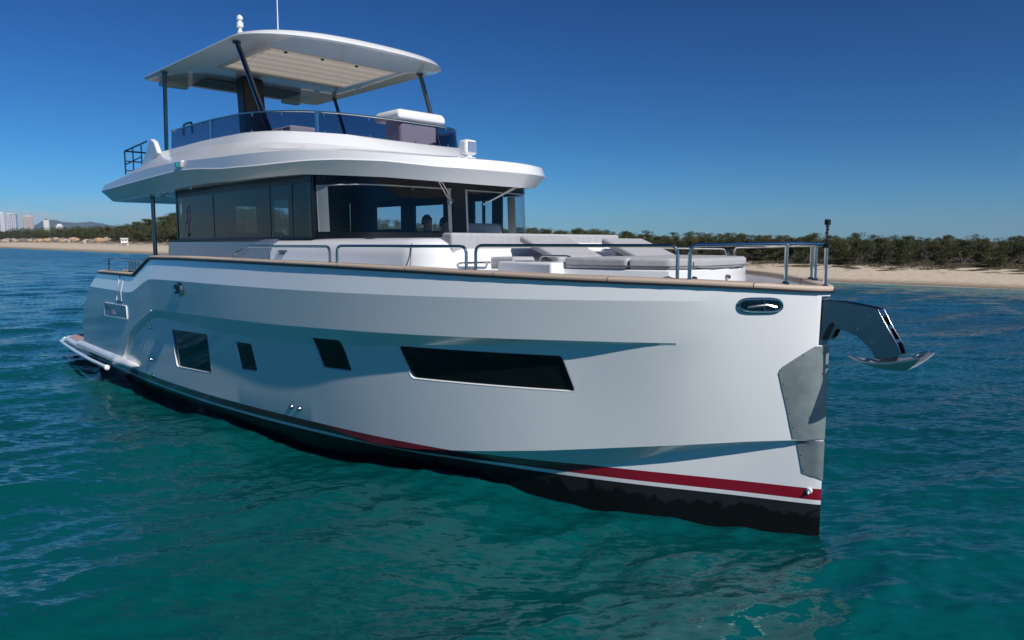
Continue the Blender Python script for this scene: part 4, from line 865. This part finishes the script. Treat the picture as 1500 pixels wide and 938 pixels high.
def grid_mesh(name, X, Y, Z, m, smooth=True, attr=None):
    nu, nv = X.shape; me = bpy.data.meshes.new(name); co = np.stack([X, Y, Z], -1).reshape(-1, 3).astype(np.float32)
    idx = np.arange(nu * nv).reshape(nu, nv); f = np.stack([idx[:-1, :-1], idx[1:, :-1], idx[1:, 1:], idx[:-1, 1:]], -1).reshape(-1, 4)
    me.vertices.add(len(co)); me.vertices.foreach_set('co', co.ravel()); me.loops.add(f.size); me.loops.foreach_set('vertex_index', f.ravel().astype(np.int32))
    me.polygons.add(len(f)); me.polygons.foreach_set('loop_start', np.arange(0, f.size, 4, dtype=np.int32)); me.polygons.foreach_set('loop_total', np.full(len(f), 4, dtype=np.int32))
    me.update(calc_edges=True); me.validate()
    if smooth: me.shade_smooth()
    if attr is not None:
        a = me.attributes.new('shore', 'FLOAT', 'POINT'); a.data.foreach_set('value', attr.ravel().astype(np.float32))
    me.materials.append(m); o = bpy.data.objects.new(name, me); COL.objects.link(o); return o
def sand_material():
    m = bpy.data.materials.new('beach_sand_and_dune'); m.use_nodes = True; n = m.node_tree; l = n.links; p = n.nodes['Principled BSDF']
    at = n.nodes.new('ShaderNodeAttribute'); at.attribute_name = 'shore'; g = n.nodes.new('ShaderNodeNewGeometry')
    def noise(sc, det=6):
        x = n.nodes.new('ShaderNodeTexNoise'); x.inputs['Scale'].default_value = sc; x.inputs['Detail'].default_value = det; l.new(g.outputs['Position'], x.inputs['Vector']); return x
    def mixr(a, b, f):
        x = n.nodes.new('ShaderNodeMix'); x.data_type = 'RGBA'
        for k, v in (('A', a), ('B', b)):
            if isinstance(v, tuple): x.inputs[k].default_value = (*v, 1)
            else: l.new(v, x.inputs[k])
        l.new(f, x.inputs['Factor']); return x.outputs['Result']
    def ramp(v, a, b, lo=0., hi=1.):
        x = n.nodes.new('ShaderNodeMapRange'); x.inputs['From Min'].default_value = a; x.inputs['From Max'].default_value = b; x.inputs['To Min'].default_value = lo; x.inputs['To Max'].default_value = hi; l.new(v, x.inputs['Value']); return x.outputs[0]
    dry = mixr((.52, .425, .32), (.61, .52, .41), noise(.6).outputs['Fac'])
    wet = mixr((.20, .155, .11), dry, ramp(at.outputs['Fac'], .1, 2.6))
    n1 = noise(.55, 8)
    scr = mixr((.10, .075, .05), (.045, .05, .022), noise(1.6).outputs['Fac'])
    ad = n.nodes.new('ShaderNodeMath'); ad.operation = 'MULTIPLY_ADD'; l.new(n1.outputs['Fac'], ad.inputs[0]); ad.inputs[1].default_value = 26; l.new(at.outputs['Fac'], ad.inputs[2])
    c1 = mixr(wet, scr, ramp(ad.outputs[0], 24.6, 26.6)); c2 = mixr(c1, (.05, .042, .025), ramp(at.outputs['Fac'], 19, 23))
    l.new(c2, p.inputs['Base Color']); p.inputs['Roughness'].default_value = .9; p.inputs['Specular IOR Level'].default_value = .15
    b = n.nodes.new('ShaderNodeBump'); b.inputs['Distance'].default_value = .12; l.new(noise(1.6, 8).outputs['Fac'], b.inputs['Height']); l.new(b.outputs[0], p.inputs['Normal'])
    return m
wd_ = np.interp(Tg, [0, 200, 600], [1, 1.3, 2.2])
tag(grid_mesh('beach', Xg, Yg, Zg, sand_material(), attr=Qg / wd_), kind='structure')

# ---- sea
def sea_material():
    m = bpy.data.materials.new('sea_water'); m.use_nodes = True; n = m.node_tree; l = n.links; p = n.nodes['Principled BSDF']
    at = n.nodes.new('ShaderNodeAttribute'); at.attribute_name = 'shore'; g = n.nodes.new('ShaderNodeNewGeometry')
    def noise(sc, det, vec=None, rough=.5):
        x = n.nodes.new('ShaderNodeTexNoise'); x.inputs['Scale'].default_value = sc; x.inputs['Detail'].default_value = det; x.inputs['Roughness'].default_value = rough; l.new(vec or g.outputs['Position'], x.inputs['Vector']); return x.outputs['Fac']
    ramp = n.nodes.new('ShaderNodeValToRGB'); mr = n.nodes.new('ShaderNodeMapRange'); mr.inputs['From Min'].default_value = -70; mr.inputs['From Max'].default_value = 1
    l.new(at.outputs['Fac'], mr.inputs['Value']); l.new(mr.outputs[0], ramp.inputs[0]); e = ramp.color_ramp.elements
    e[0].position = 0; e[0].color = (.0006, .080, .075, 1); e[1].position = 1; e[1].color = (.17, .30, .26, 1)
    for ps, c in ((.62, (.0006, .048, .070)), (.86, (.002, .075, .095)), (.925, (.03, .17, .17)), (.965, (.06, .22, .205)), (.985, (.10, .25, .225))):
        k = e.new(ps); k.color = (*c, 1)
    pt = n.nodes.new('ShaderNodeMapRange'); pt.inputs['From Min'].default_value = .3; pt.inputs['From Max'].default_value = .7; pt.inputs['To Min'].default_value = .75; pt.inputs['To Max'].default_value = 1.25; l.new(noise(.13, 3), pt.inputs['Value'])
    vm = n.nodes.new('ShaderNodeVectorMath'); vm.operation = 'SCALE'; l.new(ramp.outputs[0], vm.inputs[0]); l.new(pt.outputs[0], vm.inputs['Scale'])
    # thin foam line where the swell meets the sand
    fm = n.nodes.new('ShaderNodeMath'); fm.operation = 'MULTIPLY_ADD'; l.new(noise(.16, 3), fm.inputs[0]); fm.inputs[1].default_value = 3.4; l.new(at.outputs['Fac'], fm.inputs[2])
    fr = n.nodes.new('ShaderNodeMapRange'); fr.inputs['From Min'].default_value = .75; fr.inputs['From Max'].default_value = 1.1; l.new(fm.outputs[0], fr.inputs['Value'])
    fx = n.nodes.new('ShaderNodeMix'); fx.data_type = 'RGBA'; l.new(fr.outputs[0], fx.inputs['Factor']); l.new(vm.outputs[0], fx.inputs['A']); fx.inputs['B'].default_value = (.62, .64, .64, 1)
    l.new(fx.outputs['Result'], p.inputs['Base Color'])
    p.inputs['Roughness'].default_value = .06; p.inputs['IOR'].default_value = 1.333
    mp = n.nodes.new('ShaderNodeMapping'); mp.inputs['Rotation'].default_value = (0, 0, R(24)); mp.inputs['Scale'].default_value = (.6, 1.5, 1); l.new(g.outputs['Position'], mp.inputs['Vector'])
    far = n.nodes.new('ShaderNodeVectorMath'); far.operation = 'LENGTH'; l.new(g.outputs['Position'], far.inputs[0])
    def vn(sc, det, r0, r1, k0, k1):
        x = n.nodes.new('ShaderNodeTexNoise'); x.inputs['Scale'].default_value = sc; x.inputs['Detail'].default_value = det; x.inputs['Roughness'].default_value = .6; l.new(mp.outputs[0], x.inputs['Vector'])
        a = n.nodes.new('ShaderNodeVectorMath'); a.operation = 'SUBTRACT'; l.new(x.outputs['Color'], a.inputs[0]); a.inputs[1].default_value = (.5, .5, .5)
        b = n.nodes.new('ShaderNodeVectorMath'); b.operation = 'MULTIPLY'; l.new(a.outputs[0], b.inputs[0]); b.inputs[1].default_value = (1, 1, 0)
        k = n.nodes.new('ShaderNodeMapRange'); k.inputs['From Min'].default_value = r0; k.inputs['From Max'].default_value = r1; k.inputs['To Min'].default_value = k0; k.inputs['To Max'].default_value = k1; l.new(far.outputs['Value'], k.inputs['Value'])
        c = n.nodes.new('ShaderNodeVectorMath'); c.operation = 'SCALE'; l.new(b.outputs[0], c.inputs[0]); l.new(k.outputs[0], c.inputs['Scale']); return c.outputs[0]
    def add(a, b): x = n.nodes.new('ShaderNodeVectorMath'); x.operation = 'ADD'; l.new(a, x.inputs[0]); l.new(b, x.inputs[1]); return x.outputs[0]
    sm_ = add(add(g.outputs['Normal'], vn(8.5, 5, 5, 40, .95, .85)), vn(1.0, 4, 20, 120, .12, .95))
    nn = n.nodes.new('ShaderNodeVectorMath'); nn.operation = 'NORMALIZE'; l.new(sm_, nn.inputs[0]); l.new(nn.outputs[0], p.inputs['Normal'])
    rg = n.nodes.new('ShaderNodeMapRange'); rg.inputs['From Min'].default_value = 20; rg.inputs['From Max'].default_value = 200; rg.inputs['To Min'].default_value = .09; rg.inputs['To Max'].default_value = .22; l.new(far.outputs['Value'], rg.inputs['Value']); l.new(rg.outputs[0], p.inputs['Roughness'])
    return m
ang = np.concatenate([np.linspace(R(48), R(132), 760), np.linspace(R(132), R(408), 330)[1:]])
rad = np.concatenate([[.3], np.geomspace(.8, 250, 720), np.geomspace(250, 30000, 110)[1:]])
Rg, Ag = np.meshgrid(rad, ang, indexing='ij'); Xw = Rg * np.cos(Ag); Yw = Rg * np.sin(Ag)
dth = np.where(Ag < R(132), (R(84) / 760), R(276) / 330); spc = np.maximum(Rg * .0078, Rg * dth * .9)
spc = np.where(Rg > 250, Rg * .045, spc)
Zw = np.zeros_like(Xw); DX = np.zeros_like(Xw); DY = np.zeros_like(Xw)
wr = np.random.default_rng(5); WD = R(-68)
for k in range(78):
    lam = .17 * (5.2 / .17) ** (k / 77) * wr.uniform(.93, 1.07); th = WD + wr.normal(0, R(24 if lam > .9 else 38)); kk = 2 * math.pi / lam
    sl_ = .033 if lam < .9 else .022; a = sl_ / kk; a *= np.clip((lam / spc - 2.2) / 2.5, 0, 1)
    ph = kk * (Xw * math.cos(th) + Yw * math.sin(th)) + wr.uniform(0, 6.28)
    Zw += a * np.cos(ph); DX -= .8 * a * math.cos(th) * np.sin(ph); DY -= .8 * a * math.sin(th) * np.sin(ph)
gust = .85 + .35 * vnoise(Xw, Yw, 7, 3); cs_ = np.clip(((B0[0] - Xw) * NV[0] + (B0[1] - Yw) * NV[1]) / 12, .15, 1); Zw *= gust * cs_
tq = (Xw - B0[0]) * NV[0] + (Yw - B0[1]) * NV[1]
sea = grid_mesh('sea_water', Xw + DX * gust, Yw + DY * gust, Zw, sea_material(), attr=tq); tag(sea, kind='structure')

# ---- trees
leafm = []
for k, (c1, c2) in enumerate((((.043, .056, .018), (.082, .088, .030)), ((.034, .047, .016), (.07, .078, .027)), ((.060, .063, .022), (.105, .10, .036)))):
    m_ = mat('foliage', c1, .6, noise=(.9, c2, .25)); leafm.append(m_)
    p = m_.node_tree.nodes['Principled BSDF']; p.inputs['Subsurface Weight'].default_value = 0; p.inputs['Specular IOR Level'].default_value = .25
bark = mat('bark', (.20, .16, .13), .9, noise=(6, (.10, .08, .065), .3))
def leaf_mesh(name, cents, rads, nper, size, m):
    V = []; 
    for c, r, n_ in zip(cents, rads, nper):
        d = rng.normal(size=(n_, 3)); d /= np.linalg.norm(d, axis=1)[:, None]; rr = rng.uniform(.35, 1, (n_, 1)) ** .6
        P = np.array(c) + d * rr * np.array(r); V.append(P)
    P = np.concatenate(V); n_ = len(P); a = rng.normal(size=(n_, 3)); a /= np.linalg.norm(a, axis=1)[:, None]; b = np.cross(a, rng.normal(size=(n_, 3))); b /= np.linalg.norm(b, axis=1)[:, None]
    s_ = size * rng.uniform(.6, 1.4, (n_, 1)); q = np.stack([P - a * s_ * 1.5, P - b * s_ * .45, P + a * s_ * 1.5, P + b * s_ * .45], 1).reshape(-1, 3)
    me = bpy.data.meshes.new(name); me.from_pydata(q.tolist(), [], [(4 * i, 4 * i + 1, 4 * i + 2, 4 * i + 3) for i in range(n_)]); me.materials.append(m); return me
def tree_proto(h, w, seed, m, dens=1.0, trunkh=.2):
    r_ = random.Random(seed); tb = MB(); cents = []; rads = []; npr = []
    ns = r_.choice((2, 3, 3, 4))
    for k in range(ns):
        a_ = r_.uniform(0, 6.28); ex = w * .30 * r_.uniform(.5, 1.3); p = [(0.08 * math.cos(a_), .08 * math.sin(a_), -.3)]
        hh = h * r_.uniform(.66, .84)
        for j in range(1, 6):
            f = j / 5; p.append((ex * math.cos(a_) * f ** .8 + r_.uniform(-.1, .1), ex * math.sin(a_) * f ** .8 + r_.uniform(-.1, .1), hh * f))
        tb.tube(p, [h * .022 * (1 - .13 * i) for i in range(6)], 6)
        for i in (2, 3, 4):
            b_ = r_.uniform(0, 6.28); L_ = w * r_.uniform(.18, .34); e_ = (p[i][0] + L_ * math.cos(b_), p[i][1] + L_ * math.sin(b_), p[i][2] + L_ * r_.uniform(.35, .9)); tb.tube([p[i], e_], [h * .010, h * .004], 5)
            cents.append(e_); rads.append((w * r_.uniform(.12, .2),) * 2 + (h * r_.uniform(.08, .13),)); npr.append(int(140 * dens))
    for k in range(24):
        a_ = r_.uniform(0, 6.28); f = r_.uniform(0, 1) ** .6; z_ = h * r_.uniform(trunkh, .93); prof = math.sin(math.pi * min(1, max(.08, (z_ / h - trunkh * .55) / (1.02 - trunkh * .55)))) ** .55
        cents.append((w * .40 * f * prof * math.cos(a_), w * .40 * f * prof * math.sin(a_), z_)); s_ = r_.uniform(.10, .19); rads.append((w * s_, w * s_, h * s_ * .55)); npr.append(int(230 * dens))
    return mesh_from('trunk', tb, bark, 60), leaf_mesh('crown', cents, rads, npr, h * .0145, m)
protos = [tree_proto(5, 4.6, 10 + k, leafm[k % 3], 1.0 if k < 4 else .7, (.14, .24, .10, .18, .12, .28)[k % 6]) for k in range(6)]
FARW = []
def far_tree(t, q, h, k, wide):
    x, y = shore(t, q); z = float(gz(t, q)); s_ = h / 5; a = rt.uniform(0, 6.28); me = protos[k][1]; n_ = len(me.vertices); c = np.empty(n_ * 3); me.vertices.foreach_get('co', c); c = c.reshape(-1, 4, 3)[::2 if t < 120 else 5].reshape(-1, 3)
    sc_ = np.array([s_ * wide, s_ * wide, s_]); c = c * sc_; X = c[:, 0] * math.cos(a) - c[:, 1] * math.sin(a) + x; Y = c[:, 0] * math.sin(a) + c[:, 1] * math.cos(a) + y
    FARW.append(np.stack([X, Y, c[:, 2] + z], -1))
def tree(t, q, h, k, label, group, wide=1.0, zoff=-.05, name='coastal_tree'):
    x, y = shore(t, q); z = float(gz(t, q)) + zoff; r = empty(name, (x, y, z), random.uniform(0, 6.28)); s_ = h / 5; r.scale = (s_ * wide, s_ * wide, s_)
    tm, cm = protos[k]
    o = bpy.data.objects.new('trunk', tm); COL.objects.link(o); o.parent = r; o = bpy.data.objects.new('crown', cm); COL.objects.link(o); o.parent = r
    tag(r, label, 'tree', group); return r
rt = random.Random(3)
def topz(t):     # height above water wanted for the tree tops along the shore
    return float(np.interp(t, [-30, 0, 20, 45, 80, 150, 215, 350, 420, 490, 610, 830, 1100], [3.5, 3.6, 3.9, 4.5, 5.7, 9.5, 15, 18.5, 15.5, 15.5, 17, 19, 24]))
TR = 'olive green tree in the wooded shore behind the right-hand beach'
TL = 'olive green tree in the wooded shore beyond the left-hand beach'
for row, (q0, st_, f) in enumerate(((17.3, 2.6, .84), (19.6, 2.6, .97), (22.5, 2.8, 1.0), (26, 3.4, 1.02), (31, 4.2, 1.05))):
    t = -6 + row * .7
    while t < 84:
        q = q0 + rt.uniform(-1.2, 1.2) + 1.0 * math.sin(t * .21); g = float(gz(t, q)); h = (topz(t) - g) * f * rt.uniform(.85, 1.12)
        if row < 3: tree(t, q, max(2.2, h), rt.randrange(6), TR, 'trees behind the right-hand beach', rt.uniform(.95, 1.3))
        else: far_tree(t, q, max(2.2, h), rt.randrange(6), 1.15)
        t += st_ * rt.uniform(.75, 1.25)
# low shrubs under the trees
t = -4
while t < 84:
    tree(t, 15.9 + rt.uniform(-.6, .9), rt.uniform(.8, 1.7), rt.randrange(6), 'low dark shrub at the edge of the right-hand dune', 'shrubs along the right-hand dune', 1.7, -.25, 'dune_shrub'); t += rt.uniform(1.6, 3.4) if t > 8 else rt.uniform(4, 8)
for row, (q0, st_, f) in enumerate(((17.5, 6, .42), (21, 6.0, .68), (27, 7, .92), (35, 8, 1.0))):
    t = 250 + row * 12
    while t < 1150:
        wdt = float(np.interp(t, [0, 200, 600], [1, 1.3, 2.2])); q = q0 * wdt + rt.uniform(-2, 2); g = float(gz(t, q)); h = (topz(t) - g) * f * rt.uniform(.8, 1.12)
        if row < 2 or t < 420: tree(t, q, max(3, h), rt.randrange(6), TL, 'trees beyond the left-hand beach', rt.uniform(1.0, 1.5))
        else: far_tree(t, q, max(3, h), rt.randrange(6), 1.3)
        t += st_ * rt.uniform(.8, 1.25) * (1 + max(0, t - 300) / 300)
for q0 in (18, 22, 27):          # the wood goes on behind the yacht
    t = 84
    while t < 262:
        wdt = float(np.interp(t, [0, 200, 600], [1, 1.3, 2.2])); q = q0 * wdt + rt.uniform(-1, 1); g = float(gz(t, q)); far_tree(t, q, (topz(t) - g) * rt.uniform(.8, 1.1), rt.randrange(6), 1.3); t += rt.uniform(3, 4.5) * (1 + (t - 84) / 120)
fv = np.concatenate(FARW); fm_ = bpy.data.meshes.new('background_woodland'); fm_.vertices.add(len(fv)); fm_.vertices.foreach_set('co', fv.astype(np.float32).ravel()); fm_.loops.add(len(fv)); fm_.loops.foreach_set('vertex_index', np.arange(len(fv), dtype=np.int32))
fm_.polygons.add(len(fv) // 4); fm_.polygons.foreach_set('loop_start', np.arange(0, len(fv), 4, dtype=np.int32)); fm_.polygons.foreach_set('loop_total', np.full(len(fv) // 4, 4, dtype=np.int32)); fm_.update(calc_edges=True); fm_.materials.append(leafm[0])
fo_ = bpy.data.objects.new('background_woodland', fm_); COL.objects.link(fo_); tag(fo_, 'dense olive woodland behind the front rows of shore trees', 'woodland', kind='stuff')
# dune scrub (nobody could count it)
sx = []; 
for k in range(2400):
    t = rt.uniform(-28, 90) if k < 1900 else rt.uniform(260, 1000); wdt = float(np.interp(t, [0, 200, 600], [1, 1.3, 2.2])); q = wdt * rt.uniform(11.6, 17.5)
    if k < 1900 and rt.random() > .45 + .9 * (math.sin(t * .23) * .5 + .5): continue
    if k < 1900 and t < 9 and q < 15.5: continue
    x, y = shore(t, q); s_ = rt.uniform(.18, .5) * (1 if k < 1900 else 3.0); sx.append(((x, y, float(gz(t, q)) + s_ * .2), s_))
dm = leaf_mesh('dune_scrub', [a for a, _ in sx], [(s_ * 1.3, s_ * 1.3, s_ * .55) for _, s_ in sx], [26] * len(sx), .05, mat('dry_dune_scrub', (.15, .115, .075), .8, noise=(.8, (.06, .06, .032), .12)))
do = bpy.data.objects.new('dune_scrub', dm); COL.objects.link(do); tag(do, 'low dry scrub and grass tufts on the dune edge', 'scrub', kind='stuff')
# boulders on the left-hand dune
def rock_mesh(seed, c):
    bm = bmesh.new(); bmesh.ops.create_icosphere(bm, subdivisions=2, radius=1); r_ = random.Random(seed)
    for v in bm.verts: v.co *= 1 + .22 * math.sin(v.co.x * 3 + seed) * math.cos(v.co.y * 2.3 + seed * 2) + r_.uniform(-.1, .1); v.co.z *= .7
    me = bpy.data.meshes.new('boulder'); bm.to_mesh(me); bm.free(); me.materials.append(c); return me
rcol = [mat('ochre_rock', (.50, .34, .19), .9, noise=(.6, (.36, .22, .13), .3)), mat('grey_rock', (.22, .20, .19), .9, noise=(.6, (.12, .11, .11), .3)), mat('pale_rock', (.50, .42, .34), .9, noise=(.6, (.3, .26, .22), .3))]
rname = ['ochre', 'dark grey', 'pale tan']
rm = [rock_mesh(k, rcol[k % 3]) for k in range(6)]
for k in range(90):
    t = rt.uniform(500, 1000) if k < 80 else rt.uniform(420, 500); wdt = float(np.interp(t, [0, 200, 600], [1, 1.3, 2.2])); q = wdt * rt.uniform(13.2, 17.8); x, y = shore(t, q); j = rt.randrange(6); s_ = rt.uniform(.9, 2.4)
    o = bpy.data.objects.new('boulder', rm[j]); COL.objects.link(o); o.location = (x, y, float(gz(t, q)) + s_ * .1); o.scale = (s_ * 1.4, s_ * 1.2, s_); o.rotation_euler = (0, 0, rt.uniform(0, 6.28))
    tag(o, rname[j % 3] + ' boulder on the dune edge of the far left-hand beach', 'boulder', rname[j % 3] + ' boulders of the left-hand beach')

# ---- lifeguard tower on the left beach
def ground_at(x, y): v = np.array([x, y]) - B0; t = float(v @ DV); q = float(v @ NV); return float(gz(t, q))
def from_px(u, d): return (u - 750) / 1060 * d, d
lx, ly = from_px(186, 297); lt_ = empty('lifeguard_tower', (lx, ly, ground_at(lx, ly)), R(20)); tag(lt_, 'small white lifeguard tower standing on the sand in front of the left-hand trees', 'lifeguard tower')
q = MB(); q.box(-1.25, 1.25, -1.1, 1.1, 1.1, 2.75); obj('cabin', q, mat('white_tower_paint', (.72, .72, .70), .6), lt_, bevel=.03)
q = MB(); q.prism([(-1.6, 2.75), (1.6, 2.75), (1.3, 3.05), (-1.3, 3.05)], 1, -1.4, 1.4); obj('roof', q, M['gel'], lt_)
q = MB(); q.box(-.95, -.15, -1.13, -1.105, 1.75, 2.4); q.box(.15, .95, -1.13, -1.105, 1.75, 2.4); obj('window', q, M['interior_grey'], lt_)
for x_ in (-1.1, 1.1):
    for y_ in (-.95, .95): q = MB(); q.box(x_ - .09, x_ + .09, y_ - .09, y_ + .09, -.6, 1.1); obj('leg', q, M['gel'], lt_)
q = MB(); q.box(-1.4, 1.4, -1.5, -1.1, 1.02, 1.1); obj('platform', q, M['gel'], lt_)

# ---- far towers
def tower(u0, u1, vt, d, col, wcol, label, cap=None, twin=False, bays=4, stepc=None):
    w = (u1 - u0) / 1060 * d; x, y = from_px((u0 + u1) / 2, d); h = 3.1 + (357 - vt) / 1060 * d
    r = empty('high_rise_tower', (x, y, 0), math.atan2(x, -y) * 0 + R(rt.uniform(28, 36))); tag(r, label, 'building', None)
    q = MB()
    if twin:
        q.box(-w * .48, -w * .06, -w * .3, w * .3, 0, h); q.box(w * .0, w * .48, -w * .2, w * .4, 0, h * .985); q.box(-w * .1, w * .05, -w * .1, w * .1, 0, h * .96)
    else: q.box(-w / 2, w / 2, -w * .42, w * .42, 0, h)
    obj('wall', q, mat('tower_wall', col, .7), r)
    q = MB(); fl = int(h / 4.2)
    for k in range(fl):
        z = 3 + k * 4.2
        for j in range(bays):
            a = -w / 2 + w * (j + .18) / bays; b = -w / 2 + w * (j + .82) / bays
            q.box(a, b, -w * .42 - .35, -w * .42 - .02, z, z + 2.3) if not twin else q.box(a, b, -w * (.3 if j < bays / 2 else .2) - .35, -w * (.3 if j < bays / 2 else .2) - .02, z, z + 2.3)
            q.box(w * .5 + .02 if not twin else w * .48 + .02, w * .5 + .35 if not twin else w * .48 + .35, -w * .3 + w * .15 * j, -w * .3 + w * .15 * j + w * .09, z, z + 2.3)
    o = obj('window', q, mat('tower_glazing', wcol, .3), r, smooth=False); o['kind'] = 'stuff'
    q = MB(); q.box(-w * .3, w * .3, -w * .25, w * .25, h, h + (4 if cap is None else cap)); obj('roof_house', q, mat('tower_cap', (.2, .14, .12) if cap else col, .7), r)
    return r
tower(-9, 5, 313, 2400, (.50, .46, .40), (.20, .20, .22), 'tan apartment tower cut by the left edge of the photo', bays=5)
tower(6, 13, 313, 3400, (.58, .60, .62), (.30, .34, .40), 'slim pale tower just left of the twin-slab tower', bays=3)
tower(16, 30, 315, 2400, (.50, .50, .53), (.13, .16, .26), 'wide twin-slab tower with dark glass bands', bays=6, twin=True)
tower(40, 54, 318, 2300, (.42, .38, .38), (.20, .17, .19), 'pinkish brown tower standing alone between the twin-slab tower and the hill', bays=5)
tower(70, 77, 323.5, 2100, (.66, .66, .62), (.36, .38, .38), 'slim white tower with a dark brown cap in front of the hill', cap=5, bays=3)
tower(88, 97, 331, 2000, (.66, .66, .66), (.3, .33, .38), 'low white apartment block half hidden by trees, right of the slim white tower', bays=4)

# ---- mountains
um = np.linspace(-500, 900, 260); hm = np.interp(um, [-500, 0, 20, 34, 45, 58, 72, 85, 100, 118, 140, 165, 200, 260, 330, 900], [336, 345, 341, 337, 341, 329, 323, 322.5, 326, 327, 325.5, 330, 336, 345, 350, 352])
hm = hm + .7 * np.sin(um * .35) + .5 * np.sin(um * .83 + 1)
D_ = 9500; rows = []
for f, dz in ((0, -.15), (.0, .0), (.35, .5), (.7, .86), (1., 1.), (1.6, .6), (2.4, 0)):
    dd = D_ * (1 + .14 * f); H_ = np.maximum(3, 3.1 + (357 - hm) / 1060 * D_ * 1.14) * dz if dz > 0 else np.full_like(um, dz * 100)
    H_ = H_ * (1 + .10 * np.sin(um * .21 + f * 5) * (dz not in (0, 1.)))
    rows.append(np.stack([(um - 750) / 1060 * dd, np.full_like(um, dd), H_], -1))
A_ = np.stack(rows, 0); mo = grid_mesh('mountains', A_[..., 0], A_[..., 1], A_[..., 2], mat('forested_mountain', (.045, .065, .04), .9, noise=(.004, (.03, .045, .03), .3))); tag(mo, kind='structure')

# ---- haze over everything
HAZE = True
if HAZE:
    q = MB(); q.box(-13500, 13500, -13500, 13500, -16, 420); me = mesh_from('haze', q, None, smooth=False)
    m = bpy.data.materials.new('haze_air'); m.use_nodes = True; n = m.node_tree; n.nodes.clear(); o_ = n.nodes.new('ShaderNodeOutputMaterial'); v_ = n.nodes.new('ShaderNodeVolumePrincipled')
    v_.inputs['Color'].default_value = (.50, .72, 1, 1); v_.inputs['Density'].default_value = 4.5e-5; v_.inputs['Anisotropy'].default_value = 0; n.links.new(v_.outputs[0], o_.inputs['Volume'])
    me.materials.append(m); ho = bpy.data.objects.new('haze', me); COL.objects.link(ho); tag(ho, kind='stuff')
